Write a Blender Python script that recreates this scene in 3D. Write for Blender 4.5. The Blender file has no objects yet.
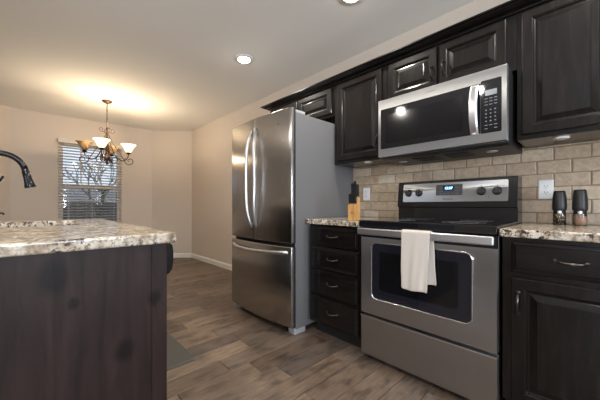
import bpy, bmesh, math, random
from mathutils import Vector, Matrix
random.seed(7)
SC = bpy.context.scene
COL = SC.collection
PI = math.pi

# ------------------------------------------------------------------ camera, world, lights, exposure
cam = bpy.data.cameras.new('camera')
cam.sensor_width = 36.0
cam.lens = 283.23 / 600 * 36
cam.shift_y = 5.4 / 600
cam.clip_start = 0.02
cam_o = bpy.data.objects.new('camera', cam)
COL.objects.link(cam_o)
cam_o.location = (0, 0, 1.0101)
cam_o.rotation_euler = (PI / 2, 0, -math.radians(43.55))
SC.camera = cam_o

SC.view_settings.view_transform = 'Standard'
SC.view_settings.look = 'None'
SC.view_settings.gamma = 1.0
SC.view_settings.use_curve_mapping = False
SC.view_settings.exposure = 0.35

W = bpy.data.worlds.new('overcast_sky')
SC.world = W
W.use_nodes = True
wn = W.node_tree.nodes
wl = W.node_tree.links
bg = wn['Background']
bg.inputs['Strength'].default_value = 0.9
bg.inputs['Color'].default_value = (0.72, 0.84, 1.0, 1)


def area(name, loc, target, sx, sy, power, color):
    l = bpy.data.lights.new(name, 'AREA')
    l.shape = 'RECTANGLE'
    l.size = sx
    l.size_y = sy
    l.energy = power
    l.color = color
    o = bpy.data.objects.new(name, l)
    COL.objects.link(o)
    o.location = loc
    d = Vector(target) - Vector(loc)
    o.rotation_euler = d.to_track_quat('-Z', 'Y').to_euler()
    return o


# daylight standing outside the two windows behind the camera
area('daylight_back_window', (0.1, -2.75, 1.15), (0.1, 0.5, 2.2), 1.9, 1.4, 170, (0.80, 0.89, 1.0))
area('daylight_side_window', (-4.1, -0.9, 1.15), (0, -0.9, 2.3), 1.8, 1.5, 130, (0.84, 0.91, 1.0))

CEIL = 2.452
XW = 2.264      # cabinet wall
YF = 5.95       # far wall of the dining nook


# ------------------------------------------------------------------ materials
def new_mat(name):
    m = bpy.data.materials.new(name)
    m.use_nodes = True
    return m, m.node_tree.nodes, m.node_tree.links, m.node_tree.nodes['Principled BSDF']


def simple(name, col, rough=0.5, metal=0.0, spec=0.5, coat=0.0, emit=None, estr=0.0, bump=0.0, bscale=200):
    m, n, l, p = new_mat(name)
    p.inputs['Base Color'].default_value = (*col, 1)
    p.inputs['Roughness'].default_value = rough
    p.inputs['Metallic'].default_value = metal
    p.inputs['Specular IOR Level'].default_value = spec
    p.inputs['Coat Weight'].default_value = coat
    if emit:
        p.inputs['Emission Color'].default_value = (*emit, 1)
        p.inputs['Emission Strength'].default_value = estr
    tc = n.new('ShaderNodeTexCoord')
    nz = n.new('ShaderNodeTexNoise')
    nz.inputs['Scale'].default_value = bscale
    nz.inputs['Detail'].default_value = 3
    l.new(tc.outputs['Object'], nz.inputs['Vector'])
    if bump > 0:
        b = n.new('ShaderNodeBump')
        b.inputs['Strength'].default_value = bump
        b.inputs['Distance'].default_value = 0.002
        l.new(nz.outputs['Fac'], b.inputs['Height'])
        l.new(b.outputs['Normal'], p.inputs['Normal'])
    return m


def ramp(n, stops):
    r = n.new('ShaderNodeValToRGB')
    e = r.color_ramp.elements
    while len(e) < len(stops):
        e.new(0.5)
    for i, (pos, c) in enumerate(stops):
        e[i].position = pos
        e[i].color = (*c, 1)
    return r


def wood_mat(name, dark, mid, light, rough=0.32, axis=2, scale=6.0, coat=0.15, knots=False, wear=0.0, spec=0.5):
    """stained wood: long grain stretched along one axis, optional knots and rubbed edges"""
    m, n, l, p = new_mat(name)
    tc = n.new('ShaderNodeTexCoord')
    mp = n.new('ShaderNodeMapping')
    s = [scale * 3] * 3
    s[axis] = scale * 0.35
    mp.inputs['Scale'].default_value = s
    l.new(tc.outputs['Object'], mp.inputs['Vector'])
    n1 = n.new('ShaderNodeTexNoise')
    n1.inputs['Scale'].default_value = 1.6
    n1.inputs['Detail'].default_value = 7
    n1.inputs['Roughness'].default_value = 0.62
    n1.inputs['Distortion'].default_value = 0.6
    l.new(mp.outputs['Vector'], n1.inputs['Vector'])
    r = ramp(n, [(0.28, dark), (0.52, mid), (0.78, light)])
    l.new(n1.outputs['Fac'], r.inputs['Fac'])
    out = r.outputs['Color']
    if knots:
        v = n.new('ShaderNodeTexVoronoi')
        v.inputs['Scale'].default_value = 4.2
        mp2 = n.new('ShaderNodeMapping')
        s2 = [1.0] * 3
        s2[axis] = 0.55
        mp2.inputs['Scale'].default_value = s2
        l.new(tc.outputs['Object'], mp2.inputs['Vector'])
        l.new(mp2.outputs['Vector'], v.inputs['Vector'])
        kr = ramp(n, [(0.03, (0.2, 0.16, 0.16)), (0.10, (1, 1, 1))])
        l.new(v.outputs['Distance'], kr.inputs['Fac'])
        for (kx, kz, kr_) in ((0.157, 0.781, 0.055), (0.457, 0.647, 0.028), (0.354, 0.473, 0.040), (0.208, 0.679, 0.020), (-0.2, 0.4, 0.05)):
            cm = n.new('ShaderNodeMapping')
            cm.inputs['Location'].default_value = (-kx, 0, -kz * 0.75)
            cm.inputs['Scale'].default_value = (1, 0, 0.75)
            wob = n.new('ShaderNodeVectorMath')
            wob.operation = 'MULTIPLY_ADD'
            wob.inputs[1].default_value = (0.05, 0.05, 0.05)
            l.new(n1.outputs['Color'], wob.inputs[0])
            l.new(tc.outputs['Object'], wob.inputs[2])
            sh = n.new('ShaderNodeVectorMath')
            sh.operation = 'ADD'
            sh.inputs[1].default_value = (-0.025, -0.025, -0.025)
            l.new(wob.outputs[0], sh.inputs[0])
            l.new(sh.outputs[0], cm.inputs['Vector'])
            ln = n.new('ShaderNodeVectorMath')
            ln.operation = 'LENGTH'
            l.new(cm.outputs['Vector'], ln.inputs[0])
            rr_ = ramp(n, [(kr_ * 0.45, (0.22, 0.2, 0.2)), (kr_, (1, 1, 1))])
            l.new(ln.outputs['Value'], rr_.inputs['Fac'])
            mk = n.new('ShaderNodeMix')
            mk.data_type = 'RGBA'
            mk.blend_type = 'MULTIPLY'
            mk.inputs['Factor'].default_value = 0.85
            l.new(out, mk.inputs[6])
            l.new(rr_.outputs['Color'], mk.inputs[7])
            out = mk.outputs[2]
        mx = n.new('ShaderNodeMix')
        mx.data_type = 'RGBA'
        mx.blend_type = 'MULTIPLY'
        mx.inputs['Factor'].default_value = 0.6
        l.new(out, mx.inputs[6])
        l.new(kr.outputs['Color'], mx.inputs[7])
        out = mx.outputs[2]
    if wear > 0:
        g = n.new('ShaderNodeNewGeometry')
        wr = ramp(n, [(0.515, (0, 0, 0)), (0.60, (1, 1, 1))])
        l.new(g.outputs['Pointiness'], wr.inputs['Fac'])
        mm = n.new('ShaderNodeMath')
        mm.operation = 'MULTIPLY'
        mm.inputs[1].default_value = wear
        l.new(wr.outputs['Color'], mm.inputs[0])
        mx = n.new('ShaderNodeMix')
        mx.data_type = 'RGBA'
        l.new(mm.outputs[0], mx.inputs['Factor'])
        l.new(out, mx.inputs[6])
        mx.inputs[7].default_value = (0.16, 0.13, 0.115, 1)
        out = mx.outputs[2]
    l.new(out, p.inputs['Base Color'])
    p.inputs['Roughness'].default_value = rough
    p.inputs['Coat Weight'].default_value = coat
    p.inputs['Coat Roughness'].default_value = 0.12
    p.inputs['Specular IOR Level'].default_value = spec
    b = n.new('ShaderNodeBump')
    b.inputs['Strength'].default_value = 0.12
    b.inputs['Distance'].default_value = 0.001
    l.new(n1.outputs['Fac'], b.inputs['Height'])
    l.new(b.outputs['Normal'], p.inputs['Normal'])
    return m


def steel_mat(name, col, rough=0.28, aniso=0.75, axis=1):
    """brushed sheet: fine lines along one axis"""
    m, n, l, p = new_mat(name)
    p.inputs['Metallic'].default_value = 1
    p.inputs['Base Color'].default_value = (*col, 1)
    p.inputs['Anisotropic'].default_value = aniso
    p.inputs['Anisotropic Rotation'].default_value = 0.0
    t = n.new('ShaderNodeTangent')
    t.direction_type = 'RADIAL'
    t.axis = 'Z'
    l.new(t.outputs['Tangent'], p.inputs['Tangent'])
    tc = n.new('ShaderNodeTexCoord')
    mp = n.new('ShaderNodeMapping')
    s = [300.0] * 3
    s[axis] = 4
    mp.inputs['Scale'].default_value = s
    l.new(tc.outputs['Object'], mp.inputs['Vector'])
    nz = n.new('ShaderNodeTexNoise')
    nz.inputs['Scale'].default_value = 1
    nz.inputs['Detail'].default_value = 2
    l.new(mp.outputs['Vector'], nz.inputs['Vector'])
    mr = n.new('ShaderNodeMapRange')
    mr.inputs['To Min'].default_value = rough - 0.003
    mr.inputs['To Max'].default_value = rough + 0.003
    l.new(nz.outputs['Fac'], mr.inputs['Value'])
    l.new(mr.outputs['Result'], p.inputs['Roughness'])
    return m


def granite_mat():
    m, n, l, p = new_mat('speckled_granite')
    tc = n.new('ShaderNodeTexCoord')
    big = n.new('ShaderNodeTexNoise')
    big.inputs['Scale'].default_value = 24
    big.inputs['Detail'].default_value = 5
    l.new(tc.outputs['Object'], big.inputs['Vector'])
    r1 = ramp(n, [(0.30, (0.24, 0.165, 0.105)), (0.44, (0.48, 0.39, 0.29)), (0.62, (0.70, 0.635, 0.53)), (0.8, (0.42, 0.33, 0.24))])
    l.new(big.outputs['Fac'], r1.inputs['Fac'])
    sp = n.new('ShaderNodeTexNoise')
    sp.inputs['Scale'].default_value = 62
    sp.inputs['Detail'].default_value = 4
    sp.inputs['Roughness'].default_value = 0.7
    l.new(tc.outputs['Object'], sp.inputs['Vector'])
    r2 = ramp(n, [(0.45, (1, 1, 1)), (0.51, (0, 0, 0))])
    l.new(sp.outputs['Fac'], r2.inputs['Fac'])
    cl = n.new('ShaderNodeTexNoise')
    cl.inputs['Scale'].default_value = 9
    cl.inputs['Detail'].default_value = 3
    l.new(tc.outputs['Object'], cl.inputs['Vector'])
    r3 = ramp(n, [(0.38, (0.35, 0.35, 0.35)), (0.52, (1, 1, 1))])
    l.new(cl.outputs['Fac'], r3.inputs['Fac'])
    mu = n.new('ShaderNodeMath')
    mu.operation = 'MULTIPLY'
    l.new(r2.outputs['Color'], mu.inputs[0])
    l.new(r3.outputs['Color'], mu.inputs[1])
    mx = n.new('ShaderNodeMix')
    mx.data_type = 'RGBA'
    l.new(mu.outputs[0], mx.inputs['Factor'])
    l.new(r1.outputs['Color'], mx.inputs[6])
    mx.inputs[7].default_value = (0.045, 0.033, 0.028, 1)
    l.new(mx.outputs[2], p.inputs['Base Color'])
    p.inputs['Roughness'].default_value = 0.16
    return m


def island_random_mat(name, stops, rough, noise_axis=0, nscale=4, namount=0.35, bump=0.15, stain=0.0):
    """each loose tile or plank takes its own tone, with grain or mottling on top"""
    m, n, l, p = new_mat(name)
    g = n.new('ShaderNodeNewGeometry')
    r = ramp(n, stops)
    l.new(g.outputs['Random Per Island'], r.inputs['Fac'])
    tc = n.new('ShaderNodeTexCoord')
    mp = n.new('ShaderNodeMapping')
    s = [nscale * 4.0] * 3
    if noise_axis is not None:
        s[noise_axis] = nscale * 0.5
    mp.inputs['Scale'].default_value = s
    l.new(tc.outputs['Object'], mp.inputs['Vector'])
    nz = n.new('ShaderNodeTexNoise')
    nz.noise_dimensions = '4D'
    wm = n.new('ShaderNodeMath')
    wm.operation = 'MULTIPLY'
    wm.inputs[1].default_value = 37.0
    l.new(g.outputs['Random Per Island'], wm.inputs[0])
    l.new(wm.outputs[0], nz.inputs['W'])
    nz.inputs['Scale'].default_value = 1
    nz.inputs['Detail'].default_value = 6
    nz.inputs['Roughness'].default_value = 0.6
    nz.inputs['Distortion'].default_value = 0.8
    l.new(mp.outputs['Vector'], nz.inputs['Vector'])
    gr = ramp(n, [(0.25, (1 - namount,) * 3), (0.75, (1 + namount * 0.5,) * 3)])
    l.new(nz.outputs['Fac'], gr.inputs['Fac'])
    mx = n.new('ShaderNodeMix')
    mx.data_type = 'RGBA'
    mx.blend_type = 'MULTIPLY'
    mx.inputs['Factor'].default_value = 1
    l.new(r.outputs['Color'], mx.inputs[6])
    l.new(gr.outputs['Color'], mx.inputs[7])
    out = mx.outputs[2]
    if stain > 0:
        n2 = n.new('ShaderNodeTexNoise')
        n2.noise_dimensions = '4D'
        l.new(wm.outputs[0], n2.inputs['W'])
        n2.inputs['Scale'].default_value = 5.0
        n2.inputs['Detail'].default_value = 6
        mp3 = n.new('ShaderNodeMapping')
        mp3.inputs['Scale'].default_value = (1.3, 3.0, 1)
        l.new(tc.outputs['Object'], mp3.inputs['Vector'])
        l.new(mp3.outputs['Vector'], n2.inputs['Vector'])
        r4 = ramp(n, [(0.50, (1, 1, 1)), (0.66, (1 - stain, 1 - stain, 1 - stain * 0.92))])
        l.new(n2.outputs['Fac'], r4.inputs['Fac'])
        m2 = n.new('ShaderNodeMix')
        m2.data_type = 'RGBA'
        m2.blend_type = 'MULTIPLY'
        m2.inputs['Factor'].default_value = 1
        l.new(out, m2.inputs[6])
        l.new(r4.outputs['Color'], m2.inputs[7])
        out = m2.outputs[2]
    l.new(out, p.inputs['Base Color'])
    p.inputs['Roughness'].default_value = rough
    b = n.new('ShaderNodeBump')
    b.inputs['Strength'].default_value = bump
    b.inputs['Distance'].default_value = 0.002
    l.new(nz.outputs['Fac'], b.inputs['Height'])
    l.new(b.outputs['Normal'], p.inputs['Normal'])
    return m


def glass_mat(name, col=(1, 1, 1), alpha=0.12, rough=0.02):
    """thin sheet: mostly clear with a mirror-like skin"""
    m, n, l, p = new_mat(name)
    n.remove(p)
    out = n['Material Output']
    tr = n.new('ShaderNodeBsdfTransparent')
    tr.inputs['Color'].default_value = (*col, 1)
    gl = n.new('ShaderNodeBsdfGlossy')
    gl.inputs['Roughness'].default_value = rough
    fr = n.new('ShaderNodeFresnel')
    fr.inputs['IOR'].default_value = 1.45
    mx = n.new('ShaderNodeMixShader')
    l.new(fr.outputs['Fac'], mx.inputs['Fac'])
    l.new(tr.outputs[0], mx.inputs[1])
    l.new(gl.outputs[0], mx.inputs[2])
    l.new(mx.outputs[0], out.inputs['Surface'])
    return m


M = {}
M['wall'] = simple('beige_wall_paint', (0.65, 0.565, 0.485), 0.75, bump=0.12, bscale=160)
M['ceiling'] = simple('white_ceiling_paint', (0.84, 0.82, 0.78), 0.85, bump=0.3, bscale=90)
M['trim'] = simple('white_trim_paint', (0.80, 0.77, 0.73), 0.4)
M['cab'] = wood_mat('espresso_stained_wood', (0.0030, 0.0024, 0.0022), (0.0070, 0.0054, 0.0048), (0.018, 0.0135, 0.0115), 0.34, 2, 7, 0.55, wear=0.0, spec=0.12)
M['cab_h'] = wood_mat('espresso_stained_wood_across', (0.0030, 0.0024, 0.0022), (0.0070, 0.0054, 0.0048), (0.018, 0.0135, 0.0115), 0.34, 1, 7, 0.55, wear=0.0, spec=0.12)
M['panel'] = wood_mat('knotty_dark_wood', (0.012, 0.0065, 0.0058), (0.026, 0.0148, 0.0130), (0.046, 0.027, 0.024), 0.5, 2, 4, 0.0, knots=True, spec=0.25)
M['kick'] = simple('toe_kick_black', (0.012, 0.010, 0.009), 0.6)
M['granite'] = granite_mat()
M['steel'] = steel_mat('brushed_stainless', (0.42, 0.418, 0.418), 0.34, 1.0)
M['steel_dark'] = steel_mat('brushed_fridge_stainless', (0.42, 0.395, 0.37), 0.25, 0.72)
M['chrome'] = simple('polished_metal', (0.72, 0.72, 0.74), 0.14, 1.0)
M['satin'] = simple('satin_metal', (0.60, 0.60, 0.62), 0.36, 1.0)
M['fridge_side'] = simple('grey_painted_sheet', (0.155, 0.154, 0.158), 0.45, 0.0, bump=0.1, bscale=500)
M['black'] = simple('black_enamel', (0.010, 0.010, 0.011), 0.18)
M['black_glass'] = simple('black_glass', (0.008, 0.008, 0.010), 0.04, spec=0.7)
M['blue_glass'] = simple('dark_bluish_oven_glass', (0.013, 0.0135, 0.019), 0.06, spec=0.6)
M['oven_dark'] = simple('oven_window_screen', (0.006, 0.006, 0.007), 0.10)
M['black_plastic'] = simple('black_plastic', (0.014, 0.014, 0.015), 0.42)
M['grey_plastic'] = simple('grey_plastic', (0.36, 0.365, 0.38), 0.5)
M['dark_gap'] = simple('dark_rubber_gap', (0.01, 0.01, 0.012), 0.7)
M['bronze'] = simple('dark_bronze_metal', (0.035, 0.026, 0.021), 0.35, 0.85)
M['nickel'] = simple('aged_pewter_metal', (0.12, 0.105, 0.095), 0.30, 1.0)
M['iron'] = simple('brushed_bronze_iron', (0.085, 0.058, 0.042), 0.42, 0.8)
M['faucet'] = simple('matte_black_metal', (0.008, 0.008, 0.010), 0.25, 0.3)
M['white_plastic'] = simple('white_plastic', (0.82, 0.82, 0.82), 0.35)
M['slot'] = simple('outlet_slot_black', (0.03, 0.03, 0.03), 0.6)
M['towel'] = simple('cream_cotton', (0.62, 0.56, 0.50), 0.95, spec=0.1, bump=0.6, bscale=420)
M['block_wood'] = wood_mat('honey_oak', (0.42, 0.20, 0.06), (0.60, 0.32, 0.11), (0.72, 0.42, 0.17), 0.45, 2, 9, 0.1)
M['rivet'] = simple('bright_rivet_steel', (0.7, 0.7, 0.7), 0.25, 1.0)
M['mat_grey'] = simple('grey_rubber_mat', (0.10, 0.092, 0.080), 0.85, bump=0.4, bscale=120)
M['blind'] = simple('ivory_blind_slat', (0.66, 0.60, 0.53), 0.55)
M['vinyl'] = simple('almond_vinyl', (0.62, 0.57, 0.50), 0.45)
M['pane'] = glass_mat('clear_window_pane')
M['jar_glass'] = glass_mat('clear_jar_glass', (0.86, 0.86, 0.84))
M['text_dark'] = simple('dark_grey_print', (0.09, 0.09, 0.10), 0.5)
M['panel_grey'] = simple('charcoal_display_film', (0.035, 0.036, 0.042), 0.35)
M['text_light'] = simple('pale_grey_print', (0.20, 0.21, 0.23), 0.5)
M['lcd'] = simple('pale_liquid_crystal', (0.16, 0.19, 0.21), 0.2)
M['clock_blue'] = simple('blue_clock_digits', (0.02, 0.05, 0.2), 0.4, emit=(0.25, 0.55, 1.0), estr=5.0)
M['clock_face'] = simple('dark_blue_clock_window', (0.004, 0.005, 0.010), 0.2)
M['lamp_on'] = simple('lit_lamp_lens', (1, 1, 1), 0.5, emit=(1.0, 0.94, 0.86), estr=20)
M['bulb_on'] = simple('lit_warm_bulb', (1, 0.9, 0.7), 0.4, emit=(1.0, 0.72, 0.40), estr=30)
M['bulb_off'] = simple('unlit_frosted_bulb', (0.8, 0.78, 0.72), 0.4)
M['puck'] = simple('puck_light_white', (0.78, 0.76, 0.70), 0.4)
M['lens_grey'] = simple('vent_lamp_lens', (0.55, 0.57, 0.58), 0.3)
M['grass'] = simple('lawn_green', (0.10, 0.13, 0.06), 0.9, bump=0.5, bscale=60)
M['fence'] = simple('weathered_fence_board', (0.33, 0.33, 0.34), 0.8, bump=0.3, bscale=40)
M['leaf'] = simple('hedge_leaf_green', (0.05, 0.075, 0.045), 0.7)
M['pink_salt'] = simple('pink_salt_crystals', (0.62, 0.38, 0.30), 0.5, bump=0.8, bscale=300)

m, n, l, p = new_mat('insect_screen_mesh')
n.remove(p)
tr = n.new('ShaderNodeBsdfTransparent')
df = n.new('ShaderNodeBsdfDiffuse')
df.inputs['Color'].default_value = (0.06, 0.065, 0.075, 1)
mx = n.new('ShaderNodeMixShader')
mx.inputs['Fac'].default_value = 0.5
l.new(tr.outputs[0], mx.inputs[1])
l.new(df.outputs[0], mx.inputs[2])
l.new(mx.outputs[0], n['Material Output'].inputs['Surface'])
M['screen'] = m

# peppercorn mix: dark and tan grains
m, n, l, p = new_mat('peppercorn_grains')
tc = n.new('ShaderNodeTexCoord')
v = n.new('ShaderNodeTexVoronoi')
v.inputs['Scale'].default_value = 150
l.new(tc.outputs['Object'], v.inputs['Vector'])
sx = n.new('ShaderNodeSeparateColor')
l.new(v.outputs['Color'], sx.inputs['Color'])
r = ramp(n, [(0.0, (0.015, 0.012, 0.01)), (0.6, (0.06, 0.04, 0.025)), (0.75, (0.5, 0.40, 0.26))])
l.new(sx.outputs[0], r.inputs['Fac'])
l.new(r.outputs['Color'], p.inputs['Base Color'])
p.inputs['Roughness'].default_value = 0.6
M['pepper'] = m


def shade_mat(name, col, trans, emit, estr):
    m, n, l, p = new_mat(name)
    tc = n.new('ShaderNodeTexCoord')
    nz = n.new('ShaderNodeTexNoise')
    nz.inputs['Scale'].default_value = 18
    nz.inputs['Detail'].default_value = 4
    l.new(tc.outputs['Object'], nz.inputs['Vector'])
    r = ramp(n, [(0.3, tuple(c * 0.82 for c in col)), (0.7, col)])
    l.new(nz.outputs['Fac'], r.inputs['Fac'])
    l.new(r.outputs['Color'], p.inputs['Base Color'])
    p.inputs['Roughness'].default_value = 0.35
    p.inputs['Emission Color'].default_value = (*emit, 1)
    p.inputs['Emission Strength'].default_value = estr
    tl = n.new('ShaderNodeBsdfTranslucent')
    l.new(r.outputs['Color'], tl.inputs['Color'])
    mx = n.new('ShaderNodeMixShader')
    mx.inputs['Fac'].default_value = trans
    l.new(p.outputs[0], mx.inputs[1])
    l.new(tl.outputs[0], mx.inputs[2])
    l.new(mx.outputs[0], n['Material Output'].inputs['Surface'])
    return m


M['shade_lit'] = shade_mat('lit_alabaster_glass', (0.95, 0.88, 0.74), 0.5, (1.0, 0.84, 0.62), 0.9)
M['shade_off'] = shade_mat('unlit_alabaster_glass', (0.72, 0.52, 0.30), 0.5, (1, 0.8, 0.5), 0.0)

M['floor'] = island_random_mat('hand_scraped_planks',
                               [(0.0, (0.085, 0.058, 0.042)), (0.2, (0.215, 0.150, 0.104)), (0.4, (0.120, 0.090, 0.072)),
                                (0.6, (0.265, 0.190, 0.135)), (0.8, (0.145, 0.102, 0.074)), (1.0, (0.20, 0.150, 0.115))], 0.40, 0, 13, 0.5, 0.2, stain=0.5)
M['seam'] = simple('dark_plank_seam', (0.035, 0.026, 0.02), 0.8)
M['tile'] = island_random_mat('tumbled_travertine',
                              [(0.0, (0.40, 0.285, 0.19)), (0.3, (0.57, 0.455, 0.33)), (0.6, (0.46, 0.34, 0.23)),
                               (1.0, (0.64, 0.53, 0.405))], 0.5, None, 9, 0.34, 0.6)
M['grout'] = simple('tan_grout', (0.24, 0.19, 0.14), 0.9, bump=0.5, bscale=300)


# ------------------------------------------------------------------ builders
ORIGIN = {}


class MB:
    def __init__(self):
        self.bm = bmesh.new()

    def add(self, verts, faces, smooth=False):
        vs = [self.bm.verts.new(v) for v in verts]
        for f in faces:
            try:
                fa = self.bm.faces.new([vs[i] for i in f])
                fa.smooth = smooth
            except ValueError:
                pass
        return vs

    def merge(self, tmp, smooth=False):
        me = bpy.data.meshes.new('tmp')
        tmp.to_mesh(me)
        tmp.free()
        if smooth:
            for p in me.polygons:
                p.use_smooth = True
        self.bm.from_mesh(me)
        bpy.data.meshes.remove(me)

    def box(self, x0, x1, y0, y1, z0, z1, bev=0.0, seg=2, rot=None, piv=None):
        t = bmesh.new()
        bmesh.ops.create_cube(t, size=1)
        for v in t.verts:
            v.co = Vector(((x0 + x1) / 2 + v.co.x * (x1 - x0), (y0 + y1) / 2 + v.co.y * (y1 - y0), (z0 + z1) / 2 + v.co.z * (z1 - z0)))
        if bev > 0:
            bmesh.ops.bevel(t, geom=list(t.edges), offset=bev, segments=seg, profile=0.5, affect='EDGES')
        if rot is not None:
            bmesh.ops.rotate(t, verts=list(t.verts), cent=Vector(piv), matrix=rot)
        self.merge(t)
        return self

    def tube(self, pts, r, seg=10, caps=True):
        """round bar along points; r a number or one per point"""
        P = [Vector(p) for p in pts]
        R = r if isinstance(r, (list, tuple)) else [r] * len(P)
        rings = []
        up = None
        for i, p in enumerate(P):
            d = (P[min(i + 1, len(P) - 1)] - P[max(i - 1, 0)]).normalized()
            if up is None:
                a = Vector((0, 0, 1)) if abs(d.z) < 0.9 else Vector((1, 0, 0))
                up = (a - d * a.dot(d)).normalized()
            else:
                up = (up - d * up.dot(d)).normalized()
            sd = d.cross(up)
            rings.append([self.bm.verts.new(p + (up * math.cos(2 * PI * k / seg) + sd * math.sin(2 * PI * k / seg)) * R[i]) for k in range(seg)])
        for a, b in zip(rings, rings[1:]):
            for k in range(seg):
                f = self.bm.faces.new([a[k], a[(k + 1) % seg], b[(k + 1) % seg], b[k]])
                f.smooth = True
        if caps:
            self.bm.faces.new(rings[0][::-1])
            self.bm.faces.new(rings[-1])
        return self

    def lathe(self, prof, c, seg=24, axis='z', smooth=True, close=True):
        """prof: (radius, height) pairs about an axis through c"""
        c = Vector(c)
        rings = []
        for rr, h in prof:
            ring = []
            for k in range(seg):
                a = 2 * PI * k / seg
                if axis == 'z':
                    q = Vector((rr * math.cos(a), rr * math.sin(a), h))
                else:
                    q = Vector((-h, rr * math.cos(a), rr * math.sin(a)))
                ring.append(self.bm.verts.new(c + q))
            rings.append(ring)
        for a, b in zip(rings, rings[1:]):
            for k in range(seg):
                f = self.bm.faces.new([a[k], a[(k + 1) % seg], b[(k + 1) % seg], b[k]])
                f.smooth = smooth
        if close:
            self.bm.faces.new(rings[0][::-1])
            self.bm.faces.new(rings[-1])
        return self

    def prism(self, poly, axis, a0, a1, smooth=False):
        """polygon in the two other axes pulled along 'x', 'y' or 'z'"""
        def mk(p, a):
            if axis == 'y':
                return (p[0], a, p[1])
            if axis == 'x':
                return (a, p[0], p[1])
            return (p[0], p[1], a)
        nn = len(poly)
        vs = [mk(p, a0) for p in poly] + [mk(p, a1) for p in poly]
        fs = [tuple(range(nn))[::-1], tuple(range(nn, 2 * nn))]
        fs += [(i, (i + 1) % nn, nn + (i + 1) % nn, nn + i) for i in range(nn)]
        self.add(vs, fs, smooth)
        return self

    def loops(self, x, y0, y1, z0, z1, prof, back=None, cap=True):
        """nested rectangles on a plane facing -x; prof: (inset, depth towards the wall)"""
        rings = []
        full = list(prof)
        if back is not None:
            full = [(full[0][0], back)] + full
        for ins, d in full:
            rings.append([self.bm.verts.new((x + d, yy, zz)) for yy, zz in
                          ((y0 + ins, z0 + ins), (y1 - ins, z0 + ins), (y1 - ins, z1 - ins), (y0 + ins, z1 - ins))])
        for a, b in zip(rings, rings[1:]):
            for k in range(4):
                self.bm.faces.new([a[k], b[k], b[(k + 1) % 4], a[(k + 1) % 4]])
        if cap:
            self.bm.faces.new(rings[-1][::-1])
        if back is not None:
            self.bm.faces.new(rings[0])
        return self

    def rrect(self, x0, x1, y0, y1, z0, z1, r, seg=5):
        """plate facing -x with rounded corners"""
        pts = []
        for cy, cz, a0 in ((y1 - r, z1 - r, 0), (y0 + r, z1 - r, 90), (y0 + r, z0 + r, 180), (y1 - r, z0 + r, 270)):
            for k in range(seg + 1):
                a = math.radians(a0 + 90 * k / seg)
                pts.append((cy + r * math.cos(a), cz + r * math.sin(a)))
        return self.prism(pts, 'x', x0, x1)

    def build(self, name, mat, parent=None, sub=0):
        bm = self.bm
        bmesh.ops.recalc_face_normals(bm, faces=list(bm.faces))
        o0 = ORIGIN.get(parent.name, Vector()) if parent else Vector()
        for v in bm.verts:
            v.co -= o0
        me = bpy.data.meshes.new(name)
        bm.to_mesh(me)
        bm.free()
        me.materials.append(M[mat] if isinstance(mat, str) else mat)
        o = bpy.data.objects.new(name, me)
        COL.objects.link(o)
        if parent:
            o.parent = parent
            ORIGIN[o.name] = o0
        if sub:
            s = o.modifiers.new('smooth', 'SUBSURF')
            s.levels = s.render_levels = sub
        return o


def tag(o, label, cat, group=None):
    o['label'] = label
    o['category'] = cat
    if group:
        o['group'] = group
    return o


def thing(name, label, cat, loc, group=None):
    o = bpy.data.objects.new(name, None)
    COL.objects.link(o)
    o.empty_display_size = 0.05
    o.location = loc
    ORIGIN[o.name] = Vector(loc)
    return tag(o, label, cat, group)


def struct(o):
    o['kind'] = 'structure'
    return o


def copy_tree(o, parent=None):
    c = o.copy()
    COL.objects.link(c)
    c.parent = parent
    for ch in list(o.children):
        copy_tree(ch, c)
    return c


def text_mesh(name, body, size, mat, parent, origin, extrude=0.0004, shear=0.0, align='CENTER'):
    """lettering on a face that looks along -x (reads left to right towards -y)"""
    cu = bpy.data.curves.new('lettering', 'FONT')
    cu.body = body
    cu.size = size
    cu.extrude = extrude
    cu.shear = shear
    cu.align_x = align
    cu.align_y = 'CENTER'
    t = bpy.data.objects.new('lettering_tmp', cu)
    COL.objects.link(t)
    dg = bpy.context.evaluated_depsgraph_get()
    me = bpy.data.meshes.new_from_object(t.evaluated_get(dg))
    bpy.data.objects.remove(t)
    mat4 = Matrix(((0, 0, -1, origin[0]), (-1, 0, 0, origin[1]), (0, 1, 0, origin[2]), (0, 0, 0, 1)))
    me.transform(mat4)
    mb = MB()
    mb.bm.from_mesh(me)
    bpy.data.meshes.remove(me)
    return mb.build(name, mat, parent)


# ------------------------------------------------------------------ room shell
XL, YB = -3.6, -2.2
# floor of loose planks laid across the aisle
mb = MB()
PW = 0.152
yy = 1.548 - PW * 26
while yy < YF + 0.1:
    xx = XL - 0.2 - random.random() * 1.2
    while xx < XW + 0.05:
        L = random.choice((0.45, 0.6, 0.8, 1.0, 1.2))
        a, b = max(xx, XL - 0.1), min(xx + L, XW + 0.1)
        if b - a > 0.02 and yy > YB - 0.3:
            t = 0.0032
            g = 0.0014
            mb.add([(a + t, yy + t, -0.0), (b - t, yy + t, -0.0), (b - t, yy + PW - t, -0.0), (a + t, yy + PW - t, -0.0),
                    (a + g, yy + g, -0.0016), (b - g, yy + g, -0.0016), (b - g, yy + PW - g, -0.0016), (a + g, yy + PW - g, -0.0016),
                    (a + g, yy + g, -0.02), (b - g, yy + g, -0.02), (b - g, yy + PW - g, -0.02), (a + g, yy + PW - g, -0.02)],
                   [(0, 1, 2, 3), (4, 5, 1, 0), (5, 6, 2, 1), (6, 7, 3, 2), (7, 4, 0, 3), (8, 9, 5, 4), (9, 10, 6, 5), (10, 11, 7, 6), (11, 8, 4, 7)])
        xx += L
    yy += PW
flo = struct(mb.build('floor', 'floor'))
mb = MB()
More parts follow.
